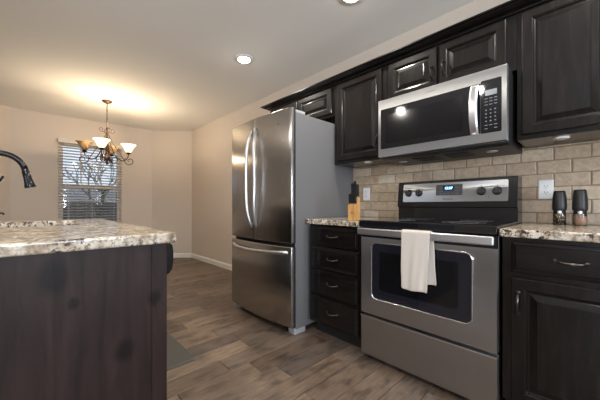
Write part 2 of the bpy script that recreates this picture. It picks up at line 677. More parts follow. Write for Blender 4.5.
mb.box(XL - 0.1, XW + 0.1, YB - 0.1, YF + 0.1, -0.03, -0.0045)
mb.build('seam_filler', 'seam', flo)

mb = MB()
mb.box(XL - 0.1, XW + 0.12, YB - 0.1, YF + 0.15, CEIL, CEIL + 0.1)
struct(mb.build('ceiling', 'ceiling'))

YN = 5.43   # where the cabinet wall ends and the angled wall begins
mb = MB()
mb.box(XW, XW + 0.1, YB - 0.1, YN + 0.04, 0, CEIL)
struct(mb.build('wall_right', 'wall'))


def slab(name, p, q, mat='wall', th=0.1, z0=0.0, z1=CEIL, holes=()):
    """wall from p to q (plan); the room lies to the right of the walk; holes: (s0, s1, z0, z1)"""
    p, q = Vector((*p, 0)), Vector((*q, 0))
    d = (q - p)
    L = d.length
    d.normalize()
    nrm = Vector((-d.y, d.x, 0))
    mb = MB()

    def part(s0, s1, za, zb):
        if s1 - s0 < 1e-4 or zb - za < 1e-4:
            return
        vs = []
        for z in (za, zb):
            for s, o in ((s0, 0), (s1, 0), (s1, th), (s0, th)):
                v = p + d * s + nrm * o
                vs.append((v.x, v.y, z))
        mb.add(vs, [(0, 1, 2, 3), (4, 5, 6, 7), (0, 1, 5, 4), (1, 2, 6, 5), (2, 3, 7, 6), (3, 0, 4, 7)])
    s = 0
    for (a, b, za, zb) in holes:
        part(s, a, z0, z1)
        part(a, b, z0, za)
        part(a, b, zb, z1)
        s = b
    part(s, L, z0, z1)
    return struct(mb.build(name, mat))


XA0, XA1 = -0.22, 1.70
WX0, WX1, WZ0, WZ1 = 0.335, 1.175, 0.55, 2.03
slab('wall_nook_right', (XA1, YF), (XW, YN))
slab('wall_far', (XA0, YF), (XA1, YF), holes=[(WX0 - XA0, WX1 - XA0, WZ0, WZ1)])
slab('wall_nook_left', (-0.78, 5.39), (XA0, YF))
slab('wall_dining', (XL, 5.39), (-0.78, 5.39))
slab('wall_left', (XL, YB), (XL, 5.39), holes=[(-1.8 - YB, 0.0 - YB, 0.75, 2.15)])
slab('wall_back', (XW, YB), (XL, YB), holes=[(XW - 1.05, XW + 0.85, 0.85, 2.15)])


def skirting(name, p, q):
    p, q = Vector((*p, 0)), Vector((*q, 0))
    d = (q - p).normalized()
    nr = Vector((d.y, -d.x, 0))
    prof = [(0, 0), (0.014, 0), (0.014, 0.062), (0.009, 0.076), (0.004, 0.085), (0, 0.085)]
    mb = MB()
    vs = []
    for base in (p, q):
        for o, z in prof:
            v = base + nr * (o - 0.001)
            vs.append((v.x, v.y, z))
    k = len(prof)
    mb.add(vs, [tuple(range(k)), tuple(range(k, 2 * k))] + [(i, (i + 1) % k, k + (i + 1) % k, k + i) for i in range(k)])
    return struct(mb.build(name, 'trim'))


skirting('baseboard_right', (XW, YN), (XW, 2.56))
skirting('baseboard_nook_right', (XA1, YF), (XW, YN))
skirting('baseboard_far', (XA0, YF), (XA1, YF))
skirting('baseboard_nook_left', (-0.78, 5.39), (XA0, YF))
skirting('baseboard_dining', (XL, 5.39), (-0.78, 5.39))


def window(name, wall, a0, a1, z0, z1, screen=True, at=0.0):
    """double-hung window; wall 'far' looks along y at y=at, 'back' likewise, 'left' along x"""
    def place(mb, u0, u1, d0, d1, za, zb, bev=0.0):
        if wall == 'left':
            mb.box(at - d1, at - d0, u0, u1, za, zb, bev)
        elif wall == 'back':
            mb.box(u0, u1, at - d1, at - d0, za, zb, bev)
        else:
            mb.box(u0, u1, at + d0, at + d1, za, zb, bev)
    f = MB()
    w = 0.045
    for u0, u1, za, zb in ((a0, a0 + w, z0, z1), (a1 - w, a1, z0, z1), (a0, a1, z0, z0 + w), (a0, a1, z1 - w, z1)):
        place(f, u0, u1, 0.045, 0.095, za, zb, 0.003)
    fr = struct(f.build(name, 'vinyl'))
    zm = z0 + (z1 - z0) * 0.53
    s = MB()
    place(s, a0 + w, a1 - w, 0.05, 0.085, zm - 0.03, zm + 0.03, 0.003)
    s.build('meeting_rail', 'vinyl', fr)
    g = MB()
    place(g, a0 + w, a1 - w, 0.066, 0.070, z0 + w, z1 - w)
    g.build('pane', 'pane', fr)
    mu = MB()
    for k in (1, 2):
        uu = a0 + (a1 - a0) * k / 3
        place(mu, uu - 0.008, uu + 0.008, 0.071, 0.080, zm, z1 - w)
    mu.build('muntin', 'vinyl', fr)
    if screen:
        sc = MB()
        place(sc, a0 + w, a1 - w, 0.088, 0.089, z0 + w, zm)
        sc.build('insect_screen', 'screen', fr)
    return fr


window('window_1', 'far', WX0, WX1, WZ0, WZ1, True, YF)
window('window_2', 'left', -1.8, 0.0, 0.75, 2.15, False, XL)
window('window_3', 'back', -0.85, 1.05, 0.85, 2.15, False, YB)

# the yard seen through the far window
mb = MB()
mb.box(-9, 12, YF + 0.2, 22, -0.45, -0.35)
struct(mb.build('ground_yard', 'grass'))
mb = MB()
for k in range(60):
    mb.box(-6 + k * 0.25, -6 + k * 0.25 + 0.235, 13.0, 13.03, -0.35, 1.15 + random.uniform(-0.015, 0.015))
tag(mb.build('board_fence', 'fence'), 'grey board fence in the yard beyond the blinds', 'fence')
# a leafless tree outside
mb = MB()


def branch(p, d, ln, r, depth):
    q = p + d * ln
    mb.tube([p, (p + q) / 2 + Vector((random.uniform(-.05, .05) * ln, 0, 0)), q], [r, r * 0.85, r * 0.65], 6)
    if depth > 0:
        for _ in range(3):
            e = (d + Vector((random.uniform(-.8, .8), random.uniform(-.8, .8), random.uniform(-.1, .6)))).normalized()
            branch(q, e, ln * 0.72, r * 0.62, depth - 1)


branch(Vector((1.6, 11.0, -0.36)), Vector((0, 0, 1)), 1.0, 0.07, 4)
tag(mb.build('bare_tree', 'fence'), 'leafless tree in the yard outside the blinds', 'tree')

# ------------------------------------------------------------------ backsplash
mb = MB()
TZ0, PZ, PY = 1.3572 - 6 * 0.0784, 0.0784, 0.1555
random.seed(11)
for rw in range(-1, 7):
    z0 = TZ0 + rw * PZ
    if rw == -1:
        continue
    off = 0.2586 + (0.5 * PY if rw % 2 else 0.0)
    k0 = int((-1.3 - off) / PY)
    for k in range(k0 - 1, 20):
        y0, y1 = off + k * PY, off + (k + 1) * PY
        a, b = max(y0, -1.35), min(y1, 1.60)
        if b - a < 0.012:
            continue
        g = 0.0026
        za, zb = max(z0 + g, 0.9035), z0 + PZ - g
        if rw == 6:
            zb = min(zb, 1.4095)
        if zb - za < 0.01:
            continue
        j = lambda s=0.0012: random.uniform(-s, s)
        xf = XW - 0.0145 + random.uniform(-0.0012, 0.0012)
        c = [(a + g + j(), za + j()), (b - g + j(), za + j()), (b - g + j(), zb + j()), (a + g + j(), zb + j())]
        cy, cz = (a + b) / 2, (za + zb) / 2
        inn = [(y + (0.004 if y < cy else -0.004), z + (0.004 if z < cz else -0.004)) for y, z in c]
        vs = [(xf, y, z) for y, z in inn] + [(xf + 0.0022, y, z) for y, z in c] + [(XW - 0.003, y, z) for y, z in c]
        mb.add(vs, [(0, 1, 2, 3)] + [(i, (i + 1) % 4, 4 + (i + 1) % 4, 4 + i) for i in range(4)] +
               [(4 + i, 4 + (i + 1) % 4, 8 + (i + 1) % 4, 8 + i) for i in range(4)])
bs = struct(mb.build('wall_backsplash', 'tile'))
mb = MB()
mb.box(XW - 0.0115, XW - 0.0005, -1.35, 1.60, 0.9035, 1.41)
mb.build('grout', 'grout', bs)

# ------------------------------------------------------------------ cabinet pieces
FRAME = [(0.0, 0.005), (0.0015, 0.0025), (0.005, 0.0)]


def panel_door(parent, x, y0, y1, z0, z1, stile=0.052, name='door', flat=False):
    """five-piece door with a raised centre panel, facing -x"""
    d = MB()
    d.loops(x, y0, y1, z0, z1, FRAME + [(stile - 0.006, 0.0), (stile - 0.003, 0.003), (stile, 0.004), (stile + 0.004, 0.010), (stile + 0.010, 0.0125)], back=0.020, cap=True)
    do = d.build(name, 'cab', parent)
    s = stile + 0.010
    p = MB()
    if flat:
        p.loops(x, y0, y1, z0, z1, [(s + 0.0005, 0.012), (s + 0.003, 0.0095), (s + 0.006, 0.0095)], back=0.0135)
    else:
        p.loops(x, y0, y1, z0, z1, [(s + 0.0005, 0.0122), (s + 0.004, 0.0115), (s + 0.026, 0.003), (s + 0.028, 0.001), (s + 0.031, 0.001)], back=0.0135)
    p.build('panel', 'cab', do)
    return do


def drawer_front(parent, x, y0, y1, z0, z1):
    d = MB()
    d.loops(x, y0, y1, z0, z1, [(0.0, 0.010), (0.002, 0.0065), (0.010, 0.0045), (0.016, 0.0035), (0.018, 0.0006), (0.021, 0.0)], back=0.020)
    return d.build('drawer', 'cab_h', parent)


def pull(parent, x, y, z, ln=0.095, vertical=False, mat='nickel'):
    """bow handle with flared feet"""
    pts, rad = [], []
    for i in range(13):
        t = -1 + 2 * i / 12
        out = 0.026 * (1 - abs(t) ** 2.6) + 0.001
        dr = -0.006 * (1 - t * t)
        if vertical:
            pts.append((x - out, y, z + t * ln / 2))
        else:
            pts.append((x - out, y - t * ln / 2, z + dr))
        rad.append(0.0038 + 0.0022 * (1 - abs(t)) ** 0.5)
    h = MB()
    h.tube(pts, rad, 8)
    for s in (-1, 1):
        c = (x, y, z + s * ln / 2) if vertical else (x, y + s * ln / 2, z)
        h.lathe([(0.0085, 0.0), (0.008, 0.003), (0.005, 0.006), (0.003, 0.0065)], c, 10, 'x')
    return h.build('handle', mat, parent)


XB = 1.62     # base cabinet face-frame plane
XU = 1.942    # wall cabinet face-frame plane


def base_carcass(parent, y0, y1):
    b = MB()
    b.box(XB, XW - 0.001, y0, y1, 0.10, 0.865, 0.001, 1)
    b.build('carcass', 'cab', parent)
    k = MB()
    k.box(XB + 0.07, XW - 0.005, y0 + 0.003, y1 - 0.003, 0.0, 0.0995)
    k.build('toe_kick', 'kick', parent)


t = thing('base_cabinet', 'dark four-drawer base cabinet standing between refrigerator and range', 'cabinet', (XB, 1.34, 0))
base_carcass(t, 1.098, 1.585)
for z0, z1 in ((0.705, 0.850), (0.528, 0.690), (0.333, 0.513), (0.112, 0.318)):
    dr = drawer_front(t, XB - 0.0205, 1.118, 1.562, z0, z1)
    pull(dr, XB - 0.0205, 1.343, (z0 + z1) / 2 + 0.004)

t = thing('base_cabinet', 'dark base cabinet with drawers over doors, right of the range', 'cabinet', (XB, -0.2, 0))
base_carcass(t, -1.25, 0.312)
for y1, hs in ((0.276, 1), (-0.140, -1), (-0.556, 1), (-0.90, 1)):
    w = 0.400 if y1 > -0.8 else 0.33
    dr = drawer_front(t, XB - 0.0205, y1 - w, y1, 0.706, 0.846)
    pull(dr, XB - 0.0205, y1 - w / 2, 0.778)
    do = panel_door(t, XB - 0.0205, y1 - w, y1, 0.115, 0.682, 0.055)
    yh = y1 - 0.028 if hs > 0 else y1 - w + 0.028
    pull(do, XB - 0.0205, yh, 0.57, 0.095, True)


def wall_cabinet(label, y0, y1, z0, z1, doors, xw=XU):
    t = thing('wall_cabinet', label, 'cabinet', (xw, (y0 + y1) / 2, z0))
    b = MB()
    b.box(xw, XW - 0.001, y0, y1, z0, z1, 0.001, 1)
    b.build('carcass', 'cab', t)
    for (a, c, za, zb, hy, hz) in doors:
        do = panel_door(t, xw - 0.0205, a, c, za, zb, 0.048)
        if hy is not None:
            pull(do, xw - 0.0205, hy, hz, 0.085, True, 'bronze')
    return t


ZT = 2.075
wall_cabinet('tall dark wall cabinet right of the microwave', -0.45, 0.3065, 1.3655, ZT,
             [(-0.062, 0.285, 1.392, 2.052, -0.035, 1.50), (-0.43, -0.083, 1.392, 2.052, -0.11, 1.50)])
wall_cabinet('short dark two-door wall cabinet directly above the microwave', 0.3075, 1.089, 1.757, ZT,
             [(0.353, 0.711, 1.786, 2.052, 0.684, 1.895), (0.728, 1.070, 1.786, 2.052, 0.757, 1.885)])
wall_cabinet('single-door dark wall cabinet between microwave and refrigerator', 1.090, 1.594, 1.3655, ZT,
             [(1.130, 1.555, 1.392, 2.052, 1.158, 1.51)])
wall_cabinet('short dark wall cabinet above the refrigerator', 1.595, 2.530, 1.800, ZT,
             [(1.625, 2.052, 1.826, 2.052, 2.02, 1.90), (2.072, 2.50, 1.826, 2.052, 2.10, 1.90)])

# crown moulding swept along the cabinet fronts and back to the wall at the far end
prof = [(0.0, 0.0), (0.012, 0.0), (0.014, 0.008), (0.024, 0.013), (0.040, 0.017), (0.058, 0.026), (0.064, 0.033), (0.076, 0.035), (0.076, 0.044), (0.0, 0.044)]
path = [((XU, -0.45), (-1, 0)), ((XU, 2.531), (-1, 1)), ((XW - 0.001, 2.531), (0, 1))]
mb = MB()
rings = []
for (bx, by), (nx, ny) in path:
    rings.append([mb.bm.verts.new((bx + nx * o, by + ny * o, 2.068 + z)) for o, z in prof])
k = len(prof)
for a, b in zip(rings, rings[1:]):
    for i in range(k):
        mb.bm.faces.new([a[i], a[(i + 1) % k], b[(i + 1) % k], b[i]])
mb.bm.faces.new(rings[0])
mb.bm.faces.new(rings[-1][::-1])
tag(mb.build('crown_molding', 'cab_h'), 'dark stepped crown molding along the top of the wall cabinets', 'molding')

# small round lights under the wall cabinets
for i, (x, y, lab) in enumerate(((2.00, 0.132, 'white puck light under the tall cabinet right of the microwave'),
                                 (1.99, 1.285, 'white puck light under the cabinet left of the microwave'))):
    if i == 0:
        pk = thing('puck_light', lab, 'light', (x, y, 1.3655), 'puck lights under the wall cabinets')
        q = MB()
        q.lathe([(0.034, 0.0), (0.034, -0.006), (0.031, -0.010), (0.026, -0.010)], (x, y, 1.3653), 24)
        q.build('housing', 'puck', pk)
        q = MB()
        q.lathe([(0.0255, 0.0), (0.0255, -0.0105), (0.02, -0.0118)], (x, y, 1.3653), 24)
        q.build('lens', 'lens_grey', pk)
    else:
        c = copy_tree(pk)
        c.location = (x, y, 1.3655)
        c['label'] = lab


# ------------------------------------------------------------------ counters
def counter(name, label, x0, x1, y0, y1, z0, z1, hole=None, bev=0.007):
    t = bmesh.new()
    out = [(x0, y0), (x1, y0), (x1, y1), (x0, y1)]
    lo = [t.verts.new((*p, z0)) for p in out]
    hi = [t.verts.new((*p, z1)) for p in out]
    for i in range(4):
        t.faces.new([lo[i], lo[(i + 1) % 4], hi[(i + 1) % 4], hi[i]])
    if hole:
        a0, a1, b0, b1 = hole
        inn = [(a0, b0), (a1, b0), (a1, b1), (a0, b1)]
        li = [t.verts.new((*p, z0)) for p in inn]
        hh = [t.verts.new((*p, z1)) for p in inn]
        for i in range(4):
            j = (i + 1) % 4
            t.faces.new([lo[i], li[i], li[j], lo[j]])
            t.faces.new([hi[i], hi[j], hh[j], hh[i]])
            t.faces.new([li[i], hh[i], hh[j], li[j]])
    else:
        t.faces.new(lo[::-1])
        t.faces.new(hi)
    t.normal_update()
    ed = [e for e in t.edges if (abs(e.verts[0].co.z - e.verts[1].co.z) < 1e-6 and e.calc_face_angle(0) > 1)
          or abs(e.verts[0].co.z - e.verts[1].co.z) > 1e-4]
    bmesh.ops.bevel(t, geom=ed, offset=bev, segments=3, profile=0.6, affect='EDGES')
    mb = MB()
    mb.merge(t)
    return tag(mb.build(name, 'granite'), label, 'countertop')


counter('countertop', 'short speckled granite countertop between refrigerator and range', 1.575, XW - 0.016, 1.094, 1.592, 0.866, 0.9023)
counter('countertop', 'speckled granite countertop holding the two mills, right of the range', 1.575, XW - 0.016, -1.27, 0.3155, 0.866, 0.9023)

# ------------------------------------------------------------------ range
RY0, RY1 = 0.324, 1.086
XR = 1.590
t = thing('range', 'freestanding stainless steel electric range with black glass top', 'range', (1.9, 0.705, 0))
b = MB()
b.box(XR + 0.045, XW - 0.03, RY0, RY1, 0.035, 0.905, 0.002, 1)
for sx in (XR + 0.1, XW - 0.12):
    for sy in (RY0 + 0.05, RY1 - 0.05):
        b.lathe([(0.018, 0.0), (0.018, 0.006), (0.009, 0.008), (0.009, 0.036)], (sx, sy, 0.0), 12)
b.build('body', 'black', t)
# cooktop with a raised rim at front
c = MB()
c.box(XR - 0.022, XW - 0.11, RY0 - 0.001, RY1 + 0.001, 0.872, 0.9145, 0.006, 3)
ct = c.build('cooktop', 'black_glass', t)
for (bx, by, r) in ((1.76, 0.52, 0.105), (1.76, 0.89, 0.085), (2.01, 0.52, 0.085), (2.01, 0.89, 0.105)):
    g = MB()
    for rr in (r, r * 0.68):
        g.lathe([(rr - 0.002, 0.9146), (rr - 0.002, 0.9150), (rr + 0.002, 0.9150), (rr + 0.002, 0.9146)], (bx, by, 0), 40, close=False)
    g.build('burner_ring', 'text_dark', ct)
# backguard
bgd = MB()
bgd.prism([(2.10, 0.905), (2.10, 0.995), (2.085, 1.000), (2.085, 1.020), (2.105, 1.182), (2.112, 1.187), (2.225, 1.187), (2.235, 1.178), (2.235, 0.905)], 'y', RY0 + 0.004, RY1 - 0.004)
bgo = bgd.build('backguard', 'black', t)
# lean of the control face
def face(z):
    return 2.085 + (z - 1.020) * (0.020 / 0.162)


LEAN = Matrix.Rotation(math.atan2(0.020, 0.162), 3, 'Y')
PIV = (2.085, 0, 1.020)


def lean(mb):
    bmesh.ops.rotate(mb.bm, verts=list(mb.bm.verts), cent=Vector(PIV), matrix=LEAN)
    return mb


cp = MB()
cp.rrect(2.081, 2.0865, 0.374, 1.038, 1.036, 1.170, 0.008)
cpo = lean(cp).build('control_panel', 'steel', t)
d = MB()
d.rrect(2.0790, 2.0815, 0.624, 0.794, 1.080, 1.155, 0.006)
lean(d).build('display_panel', 'panel_grey', cpo)
d = MB()
d.rrect(2.0782, 2.0795, 0.676, 0.748, 1.112, 1.146, 0.004)
lean(d).build('clock_window', 'clock_face', cpo)
d = MB()
for r_ in range(1):
    for k_ in range(3):
        for sgn in (-1, 1):
            yc = 0.709 + sgn * 0.052
            d.box(2.0784, 2.0792, yc - 0.011, yc + 0.011, 1.088 + k_ * 0.021, 1.0895 + k_ * 0.021)
for k_ in range(5):
    yc = 0.655 + k_ * 0.027
    d.box(2.0784, 2.0792, yc - 0.007, yc + 0.007, 1.092, 1.0935)
lean(d).build('button_marks', 'text_light', cpo)
tx = text_mesh('clock_digits', '12:07', 0.024, 'clock_blue', cpo, (2.0776, 0.711, 1.129))
tx.data.transform(Matrix.Translation(Vector(PIV) - ORIGIN[tx.name]) @ LEAN.to_4x4() @ Matrix.Translation(ORIGIN[tx.name] - Vector(PIV)))
tx = text_mesh('brand_lettering', 'Amana', 0.024, 'text_dark', cpo, (2.0806, 0.716, 1.055), shear=0.25)
tx.data.transform(Matrix.Translation(Vector(PIV) - ORIGIN[tx.name]) @ LEAN.to_4x4() @ Matrix.Translation(ORIGIN[tx.name] - Vector(PIV)))
for yc, za in ((0.995, 1.133), (0.915, 1.133), (0.5146, 1.133), (0.4285, 1.133), (0.472, 1.060)):
    d = MB()
    d.box(2.0803, 2.0812, yc - 0.003, yc + 0.003, za, za + 0.006)
    lean(d).build('dial_mark', 'text_dark', cpo)
for yc in (0.995, 0.915, 0.5146, 0.4285):
    kn = MB()
    kn.lathe([(0.0265, 0.0), (0.0265, 0.005), (0.023, 0.008), (0.021, 0.020), (0.018, 0.023)], (2.081, yc, 1.101), 28, 'x')
    kn.box(2.050, 2.0605, yc - 0.0045, yc + 0.0045, 1.081, 1.121, 0.002)
    ko = lean(kn).build('knob', 'black_plastic', t)
    pm = MB()
    pm.box(2.0488, 2.0502, yc - 0.001, yc + 0.001, 1.108, 1.120)
    lean(pm).build('pointer_mark', 'text_light', ko)
# oven door
od = MB()
od.box(XR, XR + 0.042, RY0 + 0.003, RY1 - 0.003, 0.308, 0.864, 0.003, 2)
odo = od.build('oven_door', 'steel', t)
dt = MB()
dt.box(XR - 0.002, XR + 0.02, RY0 + 0.002, RY1 - 0.002, 0.792 + 0.012, 0.8655, 0.002)
dt.build('door_top_trim', 'black', odo)
ch = MB()
loop = []
for cy_, cz_, a0_ in ((0.9665, 0.7375, 0), (0.4645, 0.7375, 90), (0.4645, 0.4495, 180), (0.9665, 0.4495, 270)):
    for k_ in range(9):
        a_ = math.radians(a0_ + 90 * k_ / 8)
        loop.append((XR - 0.0035, cy_ + 0.0355 * math.cos(a_), cz_ + 0.0355 * math.sin(a_)))
loop += loop[:2]
ch.tube(loop, 0.0052, 8)
ch.build('window_trim', 'chrome', odo)
wg = MB()
wg.rrect(XR - 0.0042, XR + 0.001, 0.430, 1.001, 0.415, 0.772, 0.034, 8)
wgo = wg.build('window_glass', 'blue_glass', odo)
wi = MB()
wi.rrect(XR - 0.0048, XR - 0.001, 0.492, 0.945, 0.475, 0.718, 0.012, 4)
wi.build('window_screen', 'oven_dark', wgo)
# flat bar handle across the whole door
hb = MB()
hb.box(XR - 0.054, XR - 0.034, RY0 + 0.006, RY1 - 0.008, 0.823, 0.866, 0.006, 3)
for yc in (RY0 + 0.03, RY1 - 0.03):
    hb.box(XR - 0.042, XR + 0.002, yc - 0.016, yc + 0.016, 0.831, 0.858, 0.003)
hb.build('handle', 'satin', odo)
# storage drawer
sd = MB()
sd.box(XR, XR + 0.042, RY0 + 0.003, RY1 - 0.003, 0.038, 0.292, 0.003, 2)
sdo = sd.build('storage_drawer', 'steel', t)
sl = MB()
sl.prism([(XR - 0.005, 0.285), (XR - 0.005, 0.293), (XR + 0.01, 0.2935), (XR + 0.01, 0.280)], 'y', RY0 + 0.003, RY1 - 0.003)
sl.build('top_lip', 'satin', sdo)

# towel folded over the oven handle
mb = MB()
xo = XR - 0.054
NS, NT = 34, 14
path = []
for i in range(15):
    path.append(('f', 0.546 + (0.862 - 0.546) * i / 14))
arc = [(-0.0035, 0.866), (0.003, 0.871), (0.011, 0.872), (0.019, 0.871), (0.0255, 0.866)]
rows = []
random.seed(3)
for kind, z in path:
    fr = (0.866 - z) / 0.32
    rows.append((xo - 0.0055 - 0.012 * fr, z, 0.612 + 0.012 * fr, 0.773 - 0.004 * fr, fr))
for dx, z in arc:
    rows.append((xo + dx, z, 0.609, 0.773, 0.0))
for i in range(12):
    z = 0.862 - (0.862 - 0.575) * i / 11
    fr = (0.866 - z) / 0.29
    rows.append((xo + 0.0275 - 0.004 * fr, z, 0.607 - 0.016 * fr, 0.768 - 0.012 * fr, fr))
grid = []
for ri, (x, z, ya, yb, fr) in enumerate(rows):
    ring = []
    for k in range(NT + 1):
        s = k / NT
        wob = 0.0035 * fr * math.sin(s * 9.0 + 0.6) + 0.002 * fr * math.sin(s * 21 + z * 9)
        zz = z + (0.006 * fr * math.sin(s * 5 + 1)) - (0.010 * fr * (1 - s) if ri < 15 else 0)
        ring.append(mb.bm.verts.new((x + wob, ya + (yb - ya) * s + 0.002 * math.sin(z * 30) * fr, zz)))
    grid.append(ring)
for a, b in zip(grid, grid[1:]):
    for k in range(NT):
        f = mb.bm.faces.new([a[k], a[k + 1], b[k + 1], b[k]])
        f.smooth = True
tw = tag(mb.build('dish_towel', 'towel'), 'cream dish towel hanging over the oven door handle', 'towel')
so = tw.modifiers.new('thickness', 'SOLIDIFY')
so.thickness = 0.0035
so.offset = 0
sb = tw.modifiers.new('smooth', 'SUBSURF')
sb.levels = sb.render_levels = 1

# ------------------------------------------------------------------ microwave
XM = 1.800
MY0, MY1, MZ0, MZ1 = 0.3255, 1.0825, 1.352, 1.752
t = thing('microwave_oven', 'stainless over-range microwave mounted under the short wall cabinet', 'microwave', (2.0, 0.704, 1.335))
b = MB()
b.prism([(XM + 0.034, 1.345), (XM + 0.034, 1.750), (XW - 0.016, 1.750), (XW - 0.016, 1.337), (XM + 0.075, 1.337)], 'y', MY0 + 0.003, MY1 - 0.003)
bo = b.build('body', 'black_plastic', t)
for yc in (0.44, 1.005):
    ll = MB()
    ll.lathe([(0.030, 0.0), (0.030, -0.002), (0.026, -0.004)], (2.02, yc, 1.337), 20)
    ll.build('lamp_lens', 'lens_grey', bo)
for yc in (0.62, 0.82):
    gg = MB()
    gg.box(1.93, 2.12, yc - 0.075, yc + 0.075, 1.3335, 1.337, 0.001)
    for k in range(9):
        gg.box(1.94 + k * 0.019, 1.948 + k * 0.019, yc - 0.068, yc + 0.068, 1.3318, 1.334)
    gg.build('grease_filter', 'black_plastic', bo)
# stainless front built as a frame round the dark glass
fr = MB()
fr.box(XM, XM + 0.035, MY0, MY1, MZ0, MZ1, 0.004, 3)
fo = fr.build('front_frame', 'steel', t)
gl = MB()
gl.rrect(XM - 0.0022, XM + 0.002, 0.447, 1.060, 1.406, 1.684, 0.006)
go = gl.build('door_glass', 'black_glass', t)
iw = MB()
iw.rrect(XM - 0.0028, XM, 0.535, 1.025, 1.440, 1.640, 0.010)
iw.build('window_screen', M['oven_dark'], go)
kp = MB()
kp.rrect(XM - 0.0024, XM + 0.002, 0.350, 0.4455, 1.404, 1.692, 0.006)
ko = kp.build('keypad_panel', 'black_glass', t)
dd = MB()
dd.rrect(XM - 0.0032, XM - 0.001, 0.370, 0.424, 1.606, 1.636, 0.002)
dd.build('display', 'lcd', ko)
bt = MB()
for r_ in range(4):
    for c_ in range(3):
        yc = 0.378 + c_ * 0.021
        zc = 1.468 + r_ * 0.020
        bt.box(XM - 0.0030, XM - 0.002, yc - 0.0035, yc + 0.0035, zc - 0.003, zc + 0.003)
bt.build('digit_keys', 'text_light', ko)
bt = MB()
for r_, z in enumerate((1.590, 1.574, 1.557, 1.446, 1.427)):
    if r_ == 3:
        bt.build('function_keys', 'text_light', ko)
        bt = MB()
    for c_ in range(3):
        if z < 1.43 and c_ == 1:
            continue
        yc = 0.376 + c_ * 0.022
        bt.box(XM - 0.0030, XM - 0.002, yc - 0.007, yc + 0.007, z - 0.002, z + 0.002)
bt.build('start_keys', 'text_light', ko)
hh = MB()
pts = []
n_ = 14
prof_c = []
hw = 0.020
for i in range(n_ + 1):
    tt = -1 + 2 * i / n_
    prof_c.append((XM - 0.006 - 0.036 * (1 - abs(tt) ** 2.4), 1.541 + tt * 0.138))
poly = prof_c + [(x + 0.011, z) for x, z in prof_c[::-1]]
vsr = []
for yv in (0.475 - hw, 0.475 - hw * 0.6, 0.475 + hw * 0.6, 0.475 + hw):
    ed = abs(yv - 0.475) > hw * 0.8
    vsr.append([hh.bm.verts.new((x + (0.005 if ed and i <= n_ else 0), yv, z)) for i, (x, z) in enumerate(poly)])
kk = len(poly)
for a, b_ in zip(vsr, vsr[1:]):
    for i in range(kk):
        f = hh.bm.faces.new([a[i], a[(i + 1) % kk], b_[(i + 1) % kk], b_[i]])
        f.smooth = False
hh.bm.faces.new(vsr[0][::-1])
hh.bm.faces.new(vsr[-1])
for zc in (1.413, 1.669):
    hh.box(XM - 0.012, XM, 0.465, 0.485, zc - 0.008, zc + 0.008)
hh.build('handle', 'satin', t)
lg = MB()
lg.tube([(XM - 0.0008, 0.742 + 0.014 * math.cos(a * PI / 8), 1.719 + 0.006 * math.sin(a * PI / 8)) for a in range(2, 15)], 0.0009, 6)
lg.box(XM - 0.0012, XM + 0.0005, 0.690, 0.728, 1.7175, 1.7205)
lg.build('badge', 'text_light', t)

# ------------------------------------------------------------------ refrigerator
FY0, FY1 = 1.607, 2.497
FYM = (FY0 + FY1) / 2
t = thing('refrigerator', 'stainless french-door refrigerator with grey sides and bottom freezer', 'refrigerator', (1.85, FYM, 0))
b = MB()
b.box(1.487, XW - 0.03, FY0 + 0.006, FY1 - 0.006, 0.045, 1.735, 0.006, 2)
b.build('case', 'fridge_side', t)
b = MB()
b.box(1.4815, 1.488, FY0 + 0.014, FY1 - 0.014, 0.07, 1.73)
b.build('gasket', 'dark_gap', t)
b = MB()
b.box(1.548, 1.60, FY0 + 0.05, FY1 - 0.05, 0.012, 0.0445)
b.build('kick_grille', 'black_plastic', t)


def bow(y):
    s = (y - FYM) / ((FY1 - FY0) / 2)
    return 1.441 - 0.036 * (1 - s * s)


def bowed_door(name, y0, y1, z0, z1, parent, r=0.008):
    """door whose outer face bows gently outwards"""
    mb = MB()
    N = 14
    ys = [y0, y0 + r * 0.4, y0 + r] + [y0 + r + (y1 - y0 - 2 * r) * k / N for k in range(1, N)] + [y1 - r, y1 - r * 0.4, y1]
    zs = [z0, z0 + r * 0.4, z0 + r, (z0 + z1) / 2, z1 - r, z1 - r * 0.4, z1]
    g = []
    for z in zs:
        row = []
        for y in ys:
            e = 0.0
            for v_, lo_, hi_ in ((y, y0, y1), (z, z0, z1)):
                dd_ = min(v_ - lo_, hi_ - v_)
                if dd_ < r:
                    e += (1 - math.sqrt(max(0, 1 - ((r - dd_) / r) ** 2))) * r
            row.append(mb.bm.verts.new((bow(y) + min(e, r), y, z)))
        g.append(row)
    for i in range(len(zs) - 1):
        for k in range(len(ys) - 1):
            f = mb.bm.faces.new([g[i][k], g[i][k + 1], g[i + 1][k + 1], g[i + 1][k]])
            f.smooth = True
    xb = 1.481
    bk = [[mb.bm.verts.new((xb, y, z)) for y in (y0, y1)] for z in (z0, z1)]
    mb.bm.faces.new([bk[0][0], bk[0][1], bk[1][1], bk[1][0]])
    mb.bm.faces.new([g[0][k] for k in range(len(ys))] + [bk[0][1], bk[0][0]])
    mb.bm.faces.new([g[-1][k] for k in range(len(ys))] + [bk[1][1], bk[1][0]])
    mb.bm.faces.new([g[i][0] for i in range(len(zs))] + [bk[1][0], bk[0][0]])
    mb.bm.faces.new([g[i][-1] for i in range(len(zs))] + [bk[1][1], bk[0][1]])
    return mb.build(name, 'steel_dark', parent)


d_r = bowed_door('door', FY0, FYM - 0.003, 0.715, 1.765, t)
d_l = bowed_door('door', FYM + 0.003, FY1, 0.715, 1.765, t)
d_f = bowed_door('freezer_drawer', FY0, FY1, 0.068, 0.690, t)
